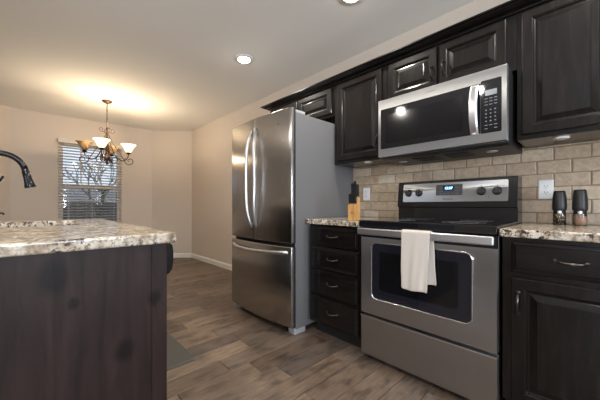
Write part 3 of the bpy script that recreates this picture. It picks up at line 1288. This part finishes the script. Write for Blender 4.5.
# bright edge strips of the doors on the near side
for (par, z0, z1) in ((d_r, 0.722, 1.758), (d_f, 0.075, 0.684)):
    e = MB()
    e.box(1.446, 1.4625, FY0 - 0.0012, FY0 + 0.004, z0, z1, 0.0005, 1)
    e.build('edge_strip', 'satin', par)
    e = MB()
    e.box(1.463, 1.481, FY0 - 0.0010, FY0 + 0.004, z0, z1, 0.0005, 1)
    e.build('side_panel', 'dark_gap', par)


def bowed_handle(parent, pts, rad, mat='satin'):
    h = MB()
    h.tube(pts, rad, 12)
    return h.build('handle', mat, parent)


for par, sgn in ((d_r, -1), (d_l, 1)):
    pts = []
    for i in range(25):
        tt = -1 + 2 * i / 24
        k_ = 1 - abs(tt) ** 3
        y = FYM + sgn * (0.034 + 0.030 * (1 - tt * tt))
        x = bow(y) + 0.004 - 0.050 * (1 - abs(tt) ** 5)
        pts.append((x, y, 1.238 + tt * 0.425))
    bowed_handle(par, pts, [0.0135 if 0 < i < 24 else 0.011 for i in range(25)])
pts = []
for i in range(25):
    tt = -1 + 2 * i / 24
    y = FYM + tt * 0.400
    pts.append((bow(y) + 0.004 - 0.055 * (1 - abs(tt) ** 2.6), y, 0.645 - 0.012 * (1 - tt * tt)))
bowed_handle(d_f, pts, [0.0145 if 0 < i < 24 else 0.012 for i in range(25)])
bd = MB()
ring = [(bow(1.745 + 0.020 * math.cos(a)) - 0.001, 1.745 + 0.020 * math.cos(a), 1.658 + 0.0055 * math.sin(a)) for a in [2 * PI * k / 20 for k in range(21)]]
bd.tube(ring, 0.0012, 6)
bd.box(bow(1.73) - 0.0016, bow(1.73) + 0.004, 1.722, 1.752, 1.6565, 1.6595)
bd.build('badge', 'chrome', d_r)
for yc in (FY0 + 0.035, FY1 - 0.035):
    h = MB()
    h.box(1.470, 1.600, yc - 0.022, yc + 0.022, 1.736, 1.760, 0.006, 2)
    if yc > 2:
        pass
    h.build('hinge_cover', 'grey_plastic', t)
for yc in (FY0 + 0.048, FY1 - 0.048):
    h = MB()
    h.box(1.480, 1.60, yc - 0.040, yc + 0.040, 0.0, 0.058, 0.010, 2)
    h.build('foot_cover', 'grey_plastic', t)
for yc in (FY0 + 0.08, FY1 - 0.08):
    h = MB()
    h.box(2.12, 2.18, yc - 0.02, yc + 0.02, 0.0, 0.05, 0.004)
    h.build('rear_roller', 'black_plastic', t)

# ------------------------------------------------------------------ wall outlets
def outlet(label, y, z, loc_x=XW - 0.0155):
    t = thing('wall_outlet', label, 'outlet', (loc_x, y, z), 'outlets on the backsplash')
    q = MB()
    q.loops(loc_x - 0.006, y - 0.035, y + 0.035, z - 0.0575, z + 0.0575, [(0.0, 0.004), (0.002, 0.001), (0.006, 0.0)], back=0.0055)
    q.build('cover_plate', 'white_plastic', t)
    for s in (-1, 1):
        r_ = MB()
        r_.rrect(loc_x - 0.0085, loc_x - 0.005, y - 0.0165, y + 0.0165, z + s * 0.0195 - 0.0145, z + s * 0.0195 + 0.0145, 0.0135, 6)
        ro = r_.build('receptacle', 'white_plastic', t)
        q = MB()
        zc = z + s * 0.0195
        q.box(loc_x - 0.0088, loc_x - 0.008, y - 0.0075, y - 0.0050, zc - 0.002, zc + 0.007)
        q.box(loc_x - 0.0088, loc_x - 0.008, y + 0.0050, y + 0.0078, zc - 0.002, zc + 0.008)
        q.lathe([(0.0026, 0.0), (0.0026, 0.0006)], (loc_x - 0.0082, y, zc - 0.0075), 10, 'x')
        q.build('slots', 'slot', ro)
    q = MB()
    q.lathe([(0.003, 0.0), (0.003, 0.001), (0.002, 0.0015)], (loc_x - 0.006, y, z), 10, 'x')
    q.build('screw', 'satin', t)


outlet('white wall outlet behind the pepper mills, right of the range', 0.2155, 1.106)
outlet('white wall outlet between the knife block and the range', 1.472, 1.115)


# ------------------------------------------------------------------ mills
def mill(label, x, y, h, contents):
    z = 0.9025
    t = thing('spice_mill', label, 'mill', (x, y, z), 'mills on the counter')
    q = MB()
    q.lathe([(0.0265, z + 0.0005), (0.0275, z + 0.003), (0.0275, z + 0.060), (0.0265, z + 0.066)], (x, y, 0), 28)
    j = q.build('jar', 'jar_glass', t)
    q = MB()
    q.lathe([(0.0258, z + 0.004), (0.0258, z + 0.046), (0.022, z + 0.050)], (x, y, 0), 24)
    q.build('peppercorns' if contents == 'pepper' else 'salt_crystals', contents, j)
    q = MB()
    q.lathe([(0.0280, z + 0.0605), (0.0262, z + 0.063), (0.0262, z + 0.078), (0.0280, z + 0.080)], (x, y, 0), 28)
    c = q.build('collar', 'black_plastic', t)
    q = MB()
    # little metal plate on the front of the collar, facing the aisle
    a0 = math.atan2(-y, -x)
    for k in range(6):
        a, b_ = a0 - 0.30 + k * 0.1, a0 - 0.30 + (k + 1) * 0.1
        q.add([(x + 0.0298 * math.cos(a), y + 0.0298 * math.sin(a), z + 0.0635), (x + 0.0298 * math.cos(b_), y + 0.0298 * math.sin(b_), z + 0.0635),
               (x + 0.0298 * math.cos(b_), y + 0.0298 * math.sin(b_), z + 0.0775), (x + 0.0298 * math.cos(a), y + 0.0298 * math.sin(a), z + 0.0775)], [(0, 1, 2, 3)])
    q.build('label_plate', 'satin', c)
    q = MB()
    q.lathe([(0.0295, z + 0.0805), (0.0315, z + 0.088), (0.0315, z + 0.110), (0.0295, z + 0.150), (0.0262, z + h - 0.012), (0.0245, z + h - 0.003), (0.022, z + h)], (x, y, 0), 32)
    q.build('cap', 'black_plastic', t)


mill('black-capped pepper mill with dark peppercorns, nearest the outlet', 2.128, 0.147, 0.188, 'pepper')
mill('black-capped salt mill with pink crystals, farther from the outlet', 2.128, 0.066, 0.192, 'pink_salt')

# ------------------------------------------------------------------ knife block and knives
KX, KY, KZ = 1.635, 1.174, 0.9025
t = thing('knife_block', 'honey oak knife block at the end of the short countertop', 'knife block', (KX, KY, KZ))
q = MB()
side = [(KX - 0.030, KZ), (KX + 0.032, KZ), (KX + 0.032, KZ + 0.166), (KX + 0.004, KZ + 0.160), (KX + 0.001, KZ + 0.118), (KX - 0.030, KZ + 0.112)]
q.prism(side, 'y', KY - 0.031, KY + 0.031)
bmesh.ops.bevel(q.bm, geom=list(q.bm.edges), offset=0.003, segments=2, affect='EDGES')
ko = q.build('block', 'block_wood', t)
q = MB()
q.rrect(KX - 0.0310, KX - 0.0298, KY - 0.014, KY + 0.004, KZ + 0.050, KZ + 0.060, 0.004)
q.build('maker_plate', 'satin', t)


def knife(label, x, y, z, ln, w, th, tilt, grp):
    """handle only stands proud of the block; the blade is inside"""
    t = thing('kitchen_knife', label, 'knife', (x, y, z), grp)
    pr = [(-w * 0.5, 0.0), (-w * 0.55, ln * 0.25), (-w * 0.42, ln * 0.6), (-w * 0.62, ln * 0.93), (-w * 0.35, ln), (w * 0.35, ln * 0.985), (w * 0.55, ln * 0.9), (w * 0.45, ln * 0.5), (w * 0.5, 0.0)]
    q = MB()
    q.prism([(x + a, z + 0.004 + b_) for a, b_ in pr], 'y', y - th / 2, y + th / 2)
    bmesh.ops.bevel(q.bm, geom=list(q.bm.edges), offset=th * 0.18, segments=2, affect='EDGES')
    h = q.build('handle', 'black_plastic', t)
    q = MB()
    q.box(x - w * 0.48, x + w * 0.48, y - th * 0.46, y + th * 0.46, z - 0.004, z + 0.0045, 0.001)
    q.build('bolster', 'rivet', t)
    q = MB()
    q.box(x - w * 0.4, x + w * 0.4, y - 0.0008, y + 0.0008, z - 0.07, z - 0.003)
    q.build('blade', 'rivet', t)
    t.rotation_euler = (0, -math.radians(tilt), 0)
    return t


rows_l = ('first', 'second', 'third', 'fourth', 'fifth', 'sixth')
for k in range(4):
    knife('black steak knife handle, %s from the refrigerator in the lower row of the block' % rows_l[k],
          KX - 0.014, KY + 0.0225 - k * 0.015, KZ + 0.1185, (0.066, 0.070, 0.063, 0.068)[k], 0.016, 0.0095, 2, 'steak knives in the lower row of the block')
lens = (0.094, 0.108, 0.086)
for k in range(3):
    knife('large black knife handle, %s from the refrigerator in the upper row of the block' % rows_l[k],
          KX + 0.017, KY + 0.0205 - k * 0.0205, KZ + 0.1665, lens[k], 0.020, 0.0125, 2, 'large knives in the upper row of the block')

# ------------------------------------------------------------------ island
IX0, IX1, IY0, IY1 = -0.62, 0.400, 1.212, 2.80
t = thing('kitchen_island', 'dark knotty wood kitchen island cabinet in the left foreground', 'island', (-0.1, 2.0, 0))
q = MB()
# hollow carcass: panels, so the sink can hang inside
q.box(IX0 + 0.02, IX0 + 0.04, IY0 + 0.022, IY1, 0.0, 0.858)
q.box(IX0 + 0.04, IX1 - 0.022, IY1 - 0.02, IY1, 0.0, 0.858)
q.box(IX0 + 0.04, IX1 - 0.06, 1.864, IY1 - 0.02, 0.09, 0.11)
q.box(IX1 - 0.022, IX1 - 0.004, 1.864, 1.90, 0.10, 0.858)
q.box(IX1 - 0.022, IX1 - 0.004, 1.90, IY1, 0.10, 0.135)
q.box(IX1 - 0.022, IX1 - 0.004, 1.90, IY1, 0.83, 0.858)
q.box(IX1 - 0.085, IX1 - 0.065, 1.864, IY1, 0.0, 0.10)
q.box(IX0 + 0.04, IX1 - 0.022, 1.846, 1.862, 0.11, 0.858)
q.build('carcass', 'cab', t)
# end panel of upright boards
q = MB()
edges = [IX0, -0.44, -0.285, -0.115, 0.055, 0.195, 0.345]
for a, b_ in zip(edges, edges[1:]):
    q.box(a, b_, IY0, IY0 + 0.021, 0.0, 0.8585, 0.0003, 1)
q.build('end_panel', 'panel', t)
q = MB()
q.box(0.3455, IX1 + 0.002, IY0 - 0.003, IY0 + 0.021, 0.0, 0.8585, 0.002, 2)
q.build('corner_stile', 'panel', t)


def panel_door_px(parent, y0, y1, z0, z1):
    """door on the aisle side (faces +x): built facing -x then mirrored"""
    d = MB()
    d.loops(0, y0, y1, z0, z1, FRAME + [(0.046, 0.0), (0.052, 0.004), (0.062, 0.0125), (0.090, 0.002)], back=0.020)
    for v in d.bm.verts:
        v.co.x = IX1 + 0.0165 - v.co.x
    return d.build('door', 'cab', parent)


for y0 in (1.905, 2.352):
    panel_door_px(t, y0, y0 + 0.44, 0.125, 0.845)

# dishwasher at the near end of the island, its bulged console shows past the corner
t = thing('dishwasher', 'black dishwasher at the corner of the island, facing the aisle', 'dishwasher', (0.12, 1.55, 0))
q = MB()
q.box(-0.17, 0.395, 1.245, 1.838, 0.112, 0.852)
q.build('tub', 'black_plastic', t)
q = MB()
q.box(0.396, 0.412, 1.240, 1.842, 0.115, 0.712, 0.003)
q.build('door', 'black', t)
q = MB()
pr = [(0.396, 0.718), (0.412, 0.720), (0.424, 0.728), (0.434, 0.745), (0.438, 0.775), (0.438, 0.82), (0.434, 0.842), (0.425, 0.852), (0.396, 0.853)]
q.prism(pr, 'y', 1.240, 1.842)
q.build('console', 'black', t)
q = MB()
q.box(-0.10, 0.33, 1.26, 1.83, 0.0, 0.11)
q.build('base', 'kick', t)

# granite top with a sink cut-out
SX0, SX1, SY0, SY1 = -0.150, 0.235, 2.045, 2.665
counter('island_countertop', 'large speckled granite island countertop with sink cut-out', -0.75, 0.430, 1.178, 2.87, 0.8595, 0.8995, (SX0, SX1, SY0, SY1), 0.009)
t = thing('kitchen_sink', 'undermount steel sink set into the island countertop', 'sink', (0.04, 2.35, 0.69))
q = MB()
zt = 0.8592
q.bm.free()
tb = bmesh.new()


def rr(x0, x1, y0, y1, r, z, seg=5):
    v_ = []
    for cx, cy, a0 in ((x1 - r, y1 - r, 0), (x0 + r, y1 - r, 90), (x0 + r, y0 + r, 180), (x1 - r, y0 + r, 270)):
        for k in range(seg + 1):
            a = math.radians(a0 + 90 * k / seg)
            v_.append(tb.verts.new((cx + r * math.cos(a), cy + r * math.sin(a), z)))
    return v_


rings = [rr(SX0 - 0.03, SX1 + 0.03, SY0 - 0.03, SY1 + 0.03, 0.03, zt - 0.004), rr(SX0 - 0.03, SX1 + 0.03, SY0 - 0.03, SY1 + 0.03, 0.03, zt),
         rr(SX0 - 0.004, SX1 + 0.004, SY0 - 0.004, SY1 + 0.004, 0.04, zt), rr(SX0 - 0.002, SX1 + 0.002, SY0 - 0.002, SY1 + 0.002, 0.04, zt - 0.01),
         rr(SX0 + 0.004, SX1 - 0.004, SY0 + 0.004, SY1 - 0.004, 0.045, 0.71), rr(SX0 + 0.03, SX1 - 0.03, SY0 + 0.03, SY1 - 0.03, 0.04, 0.69)]
for a, b_ in zip(rings, rings[1:]):
    kk = len(a)
    for i in range(kk):
        tb.faces.new([a[i], a[(i + 1) % kk], b_[(i + 1) % kk], b_[i]])
tb.faces.new(rings[-1])
q.bm = tb
q.build('basin', 'satin', t)
q = MB()
q.lathe([(0.045, 0.6905), (0.045, 0.693), (0.036, 0.694), (0.030, 0.691)], (0.04, 2.35, 0), 24)
q.build('drain', 'chrome', t)

# gooseneck faucet, its arc reaches over the sink
FX, FYc, FZ = -0.235, 2.36, 0.8998
t = thing('kitchen_faucet', 'black gooseneck pull-down faucet rising over the island sink', 'faucet', (FX, FYc, FZ))
q = MB()
q.lathe([(0.030, 0.0), (0.030, 0.006), (0.024, 0.012), (0.020, 0.03), (0.0195, 0.12), (0.016, 0.135)], (FX, FYc, FZ), 24)
q.build('base', 'faucet', t)
q = MB()
R = 0.106
cz = FZ + 0.305
pts = [(FX, FYc, FZ + 0.12), (FX, FYc, FZ + 0.20), (FX, FYc, FZ + 0.26)]
for k in range(0, 17):
    a = PI - k * (PI * 0.93) / 16
    pts.append((FX + R + R * math.cos(a), FYc, cz + R * math.sin(a)))
q.tube(pts, 0.0160, 14)
q.build('spout', 'faucet', t)
ex, ez = pts[-1][0], pts[-1][2]
q = MB()
d_ = Vector((math.sin(0.22), 0, -math.cos(0.22)))
p0 = Vector((ex, FYc, ez))
q.tube([p0, p0 + d_ * 0.012, p0 + d_ * 0.014, p0 + d_ * 0.05, p0 + d_ * 0.085, p0 + d_ * 0.108, p0 + d_ * 0.112],
       [0.0160, 0.0160, 0.0185, 0.0190, 0.0225, 0.0270, 0.0260], 18)
so_ = q.build('spray_head', 'faucet', t)
q = MB()
q.tube([p0 + d_ * 0.1122, p0 + d_ * 0.116], [0.0195, 0.0185], 18)
q.build('nozzle', 'grey_plastic', so_)
q = MB()
q.tube([(FX, FYc - 0.018, FZ + 0.085), (FX, FYc - 0.034, FZ + 0.087), (FX + 0.01, FYc - 0.043, FZ + 0.09)], [0.013, 0.013, 0.011], 12)
q.tube([(FX + 0.004, FYc - 0.042, FZ + 0.090), (FX + 0.050, FYc - 0.046, FZ + 0.165), (FX + 0.095, FYc - 0.048, FZ + 0.235), (FX + 0.124, FYc - 0.048, FZ + 0.275)], [0.006, 0.007, 0.010, 0.006], 12)
q.build('lever', 'faucet', t)
# soap dispenser beside it
DX, DY = -0.225, 2.14
t = thing('soap_dispenser', 'black soap pump with a flat nozzle beside the faucet', 'soap dispenser', (DX, DY, FZ))
q = MB()
q.lathe([(0.022, 0.0), (0.022, 0.005), (0.014, 0.010), (0.011, 0.05), (0.011, 0.062)], (DX, DY, FZ), 20)
q.build('collar', 'faucet', t)
q = MB()
q.lathe([(0.013, 0.062), (0.014, 0.066), (0.014, 0.078), (0.012, 0.082)], (DX, DY, FZ), 20)
q.tube([(DX, DY, FZ + 0.073), (DX + 0.06, DY, FZ + 0.074), (DX + 0.118, DY, FZ + 0.069), (DX + 0.124, DY, FZ + 0.062)], [0.008, 0.007, 0.0055, 0.005], 10)
q.build('pump', 'faucet', t)

# anti-fatigue mat
mb = MB()
pts = []
mx0, mx1, my0, my1, r_ = 0.425, 0.787, 1.812, 2.58, 0.03
for cx, cy, a0 in ((mx1 - r_, my1 - r_, 0), (mx0 + r_, my1 - r_, 90), (mx0 + r_, my0 + r_, 180), (mx1 - r_, my0 + r_, 270)):
    for k in range(6):
        a = math.radians(a0 + 18 * k)
        pts.append((cx + r_ * math.cos(a), cy + r_ * math.sin(a)))
cxm, cym = (mx0 + mx1) / 2, (my0 + my1) / 2
inner = [(cxm + (x - cxm) * 0.95, cym + (y - cym) * 0.977) for x, y in pts]
kk = len(pts)
mb.add([(x, y, 0.0005) for x, y in pts] + [(x, y, 0.005) for x, y in pts] + [(x, y, 0.014) for x, y in inner],
       [tuple(range(kk))[::-1], tuple(range(2 * kk, 3 * kk))] + [(i, (i + 1) % kk, kk + (i + 1) % kk, kk + i) for i in range(kk)] +
       [(kk + i, kk + (i + 1) % kk, 2 * kk + (i + 1) % kk, 2 * kk + i) for i in range(kk)])
tag(mb.build('floor_mat', 'mat_grey'), 'grey anti-fatigue mat on the floor beside the island', 'mat')

# ------------------------------------------------------------------ window blind
t = thing('window_blind', 'ivory horizontal slat blind over the dining nook window', 'blind', ((WX0 + WX1) / 2, YF, 2.08))
BX0, BX1 = 0.315, 1.195
q = MB()
q.box(BX0 - 0.005, BX1 + 0.005, YF - 0.070, YF - 0.001, 2.015, 2.082, 0.006, 2)
q.build('valance', 'blind', t)
q = MB()
zz = 1.99
tilt = Matrix.Rotation(math.radians(-14), 3, 'X')
while zz > 0.60:
    q.box(BX0, BX1, YF - 0.060, YF - 0.014, zz - 0.0015, zz + 0.0015, 0, 1, tilt, (0, YF - 0.037, zz))
    zz -= 0.0465
q.build('slats', 'blind', t)
q = MB()
q.box(BX0, BX1, YF - 0.060, YF - 0.014, 0.555, 0.580, 0.004)
q.build('bottom_rail', 'blind', t)
for k, xx in enumerate((0.44, 0.755, 1.07)):
    q = MB()
    q.box(xx - 0.001, xx + 0.001, YF - 0.0625, YF - 0.0615, 0.56, 2.02)
    q.box(xx - 0.001, xx + 0.001, YF - 0.0125, YF - 0.0115, 0.56, 2.02)
    q.build('ladder_cord', 'white_plastic', t)
q = MB()
q.tube([(0.405, YF - 0.073, 2.03), (0.405, YF - 0.075, 1.5), (0.403, YF - 0.075, 1.15)], 0.0022, 6)
q.lathe([(0.003, 1.11), (0.006, 1.12), (0.004, 1.15)], (0.403, YF - 0.075, 0), 8)
q.build('pull_cord', 'white_plastic', t)

# ------------------------------------------------------------------ chandelier
CX, CY = 0.763, 4.67
t = thing('chandelier', 'bronze scrolled-arm chandelier with alabaster bell shades, two of them lit', 'chandelier', (CX, CY, CEIL))
q = MB()
q.lathe([(0.062, CEIL - 0.0005), (0.062, CEIL - 0.008), (0.050, CEIL - 0.022), (0.022, CEIL - 0.032), (0.008, CEIL - 0.042)], (CX, CY, 0), 28)
q.build('canopy', 'iron', t)
q = MB()
q.tube([(CX, CY, CEIL - 0.03), (CX, CY, 2.085)], 0.0055, 10)
for z in (2.085, 2.20, 2.32):
    q.lathe([(0.006, z - 0.008), (0.009, z), (0.006, z + 0.008)], (CX, CY, 0), 12)
q.build('rod', 'iron', t)
q = MB()
q.lathe([(0.006, 2.085), (0.016, 2.070), (0.010, 2.05), (0.008, 1.97), (0.014, 1.93), (0.022, 1.87), (0.012, 1.82), (0.010, 1.74), (0.026, 1.70), (0.040, 1.67), (0.036, 1.645), (0.016, 1.625),
         (0.012, 1.605), (0.018, 1.595), (0.010, 1.580), (0.004, 1.565)], (CX, CY, 0), 20)
q.build('column', 'iron', t)
right = Vector((0.9869, -0.1612, 0))
fwd = Vector((0.1612, 0.9869, 0))


def radial(phi):
    p_ = math.radians(phi)
    return right * math.sin(p_) - fwd * math.cos(p_)


def spiral(c, r0, r1, a0, turns, u, n_=22):
    """curl in the vertical plane through direction u"""
    out = []
    for i in range(n_ + 1):
        f_ = i / n_
        a = a0 + turns * 2 * PI * f_
        rr_ = r0 + (r1 - r0) * f_
        out.append(c + u * (rr_ * math.cos(a)) + Vector((0, 0, rr_ * math.sin(a))))
    return out


C0 = Vector((CX, CY, 0))
# small scrolls at the crown of the column
for k in range(4):
    u = radial(20 + 90 * k)
    q = MB()
    c_ = C0 + u * 0.066 + Vector((0, 0, 2.050))
    pts = [C0 + u * 0.008 + Vector((0, 0, 1.985)), C0 + u * 0.02 + Vector((0, 0, 2.012))] + spiral(c_, 0.034, 0.009, -2.3, 1.0, u, 18)
    q.tube(pts, 0.0042, 7)
    q.build('crown_scroll', 'iron', t)
RA = 0.258
DZ = -0.055
for phi, lit in ((-13, True), (77, True), (167, False), (257, False)):
    u = radial(phi)
    q = MB()
    # S-shaped arm that drops from the hub, swings out and curls under the cup
    ctrl = [(0.012, 1.95), (0.035, 1.87), (0.075, 1.755), (0.115, 1.680), (0.165, 1.640), (0.215, 1.645), (0.248, 1.685), (0.258, 1.735)]
    pts = []
    for i in range(len(ctrl) - 1):
        p0_, p1_, p2_, p3_ = ctrl[max(i - 1, 0)], ctrl[i], ctrl[i + 1], ctrl[min(i + 2, len(ctrl) - 1)]
        for s_ in range(5):
            v_ = s_ / 5
            pts.append([0.5 * (2 * p1_[k] + (p2_[k] - p0_[k]) * v_ + (2 * p0_[k] - 5 * p1_[k] + 4 * p2_[k] - p3_[k]) * v_ ** 2 + (3 * p1_[k] - p0_[k] - 3 * p2_[k] + p3_[k]) * v_ ** 3) for k in (0, 1)])
    pts.append(ctrl[-1])
    q.tube([C0 + u * a + Vector((0, 0, z)) for a, z in pts], 0.0062, 8)
    # lower scroll tied to hub and the outer curl
    q.tube(spiral(C0 + u * 0.085 + Vector((0, 0, 1.650)), 0.060, 0.014, 2.9, 1.25, u, 26), 0.0052, 7)
    q.tube(spiral(C0 + u * 0.272 + Vector((0, 0, 1.636)), 0.068, 0.016, 2.4, 1.2, u, 24), 0.0052, 7)
    q.tube([C0 + u * 0.012 + Vector((0, 0, 1.99)), C0 + u * 0.075 + Vector((0, 0, 1.865)), C0 + u * 0.150 + Vector((0, 0, 1.745)), C0 + u * 0.205 + Vector((0, 0, 1.645))], 0.0045, 7)
    ao = q.build('arm', 'iron', t)
    c_ = C0 + u * RA + Vector((0, 0, DZ))
    q = MB()
    q.lathe([(0.010, 1.785), (0.030, 1.793), (0.034, 1.802), (0.020, 1.808), (0.018, 1.835), (0.014, 1.840)], c_, 18)
    q.build('cup', 'bronze', ao)
    q = MB()
    out = [(0.018, 1.812), (0.030, 1.818), (0.044, 1.838), (0.053, 1.862), (0.062, 1.884), (0.076, 1.904), (0.090, 1.916), (0.098, 1.921)]
    inn = [(r2 - 0.0035, z + 0.003) for r2, z in out[::-1]]
    q.lathe(out + inn, c_, 32, close=False)
    q.build('shade', 'shade_lit' if lit else 'shade_off', ao)
    q = MB()
    q.lathe([(0.012, 1.838), (0.014, 1.848), (0.022, 1.862), (0.026, 1.878), (0.022, 1.895), (0.010, 1.904)], c_, 16)
    q.build('bulb', 'bulb_on' if lit else 'bulb_off', ao)
    if lit:
        l_ = bpy.data.lights.new('bulb_light', 'POINT')
        l_.energy = 15
        l_.color = (1.0, 0.80, 0.56)
        l_.shadow_soft_size = 0.03
        lo = bpy.data.objects.new('bulb_light', l_)
        COL.objects.link(lo)
        lo.parent = t
        lo.location = c_ + Vector((0, 0, 1.935)) - ORIGIN[t.name]

# ------------------------------------------------------------------ recessed ceiling lights
proto = None
cans = ((1.520, 2.398, 'lit recessed ceiling light over the aisle beside the refrigerator'),
        (1.590, 1.160, 'lit recessed ceiling light over the aisle in front of the range'),
        (1.560, -0.10, 'unseen recessed ceiling light added over the aisle nearest the mills'),  # out of view, added to carry on the row and light the aisle
        (-0.35, 2.00, 'lit recessed ceiling light above the island'),
        (-0.35, 1.00, 'lit recessed ceiling light beyond the near end of the island'))
for x, y, lab in cans:
    if proto is None:
        proto = thing('recessed_light', lab, 'ceiling light', (x, y, CEIL), 'recessed ceiling lights')
        q = MB()
        q.lathe([(0.060, CEIL - 0.0105), (0.092, CEIL - 0.007), (0.096, CEIL - 0.0005), (0.060, CEIL - 0.0005)], (x, y, 0), 36, close=False)
        q.build('trim_ring', 'trim', proto)
        q = MB()
        q.lathe([(0.0598, CEIL - 0.0095), (0.050, CEIL - 0.008), (0.050, CEIL - 0.0005)], (x, y, 0), 32)
        q.build('baffle', 'white_plastic', proto)
        q = MB()
        q.lathe([(0.056, CEIL - 0.0098), (0.052, CEIL - 0.018), (0.036, CEIL - 0.026), (0.010, CEIL - 0.029)], (x, y, 0), 28)
        q.build('lamp', 'lamp_on', proto)
        r_o = proto
    else:
        r_o = copy_tree(proto)
        r_o.location = (x, y, CEIL)
        r_o['label'] = lab
    l_ = bpy.data.lights.new('downlight', 'SPOT')
    l_.energy = 40
    l_.color = (1.0, 0.93, 0.84)
    l_.spot_size = math.radians(168)
    l_.spot_blend = 0.55
    l_.shadow_soft_size = 0.05
    lo = bpy.data.objects.new('downlight', l_)
    COL.objects.link(lo)
    lo.location = (x, y, CEIL - 0.045)
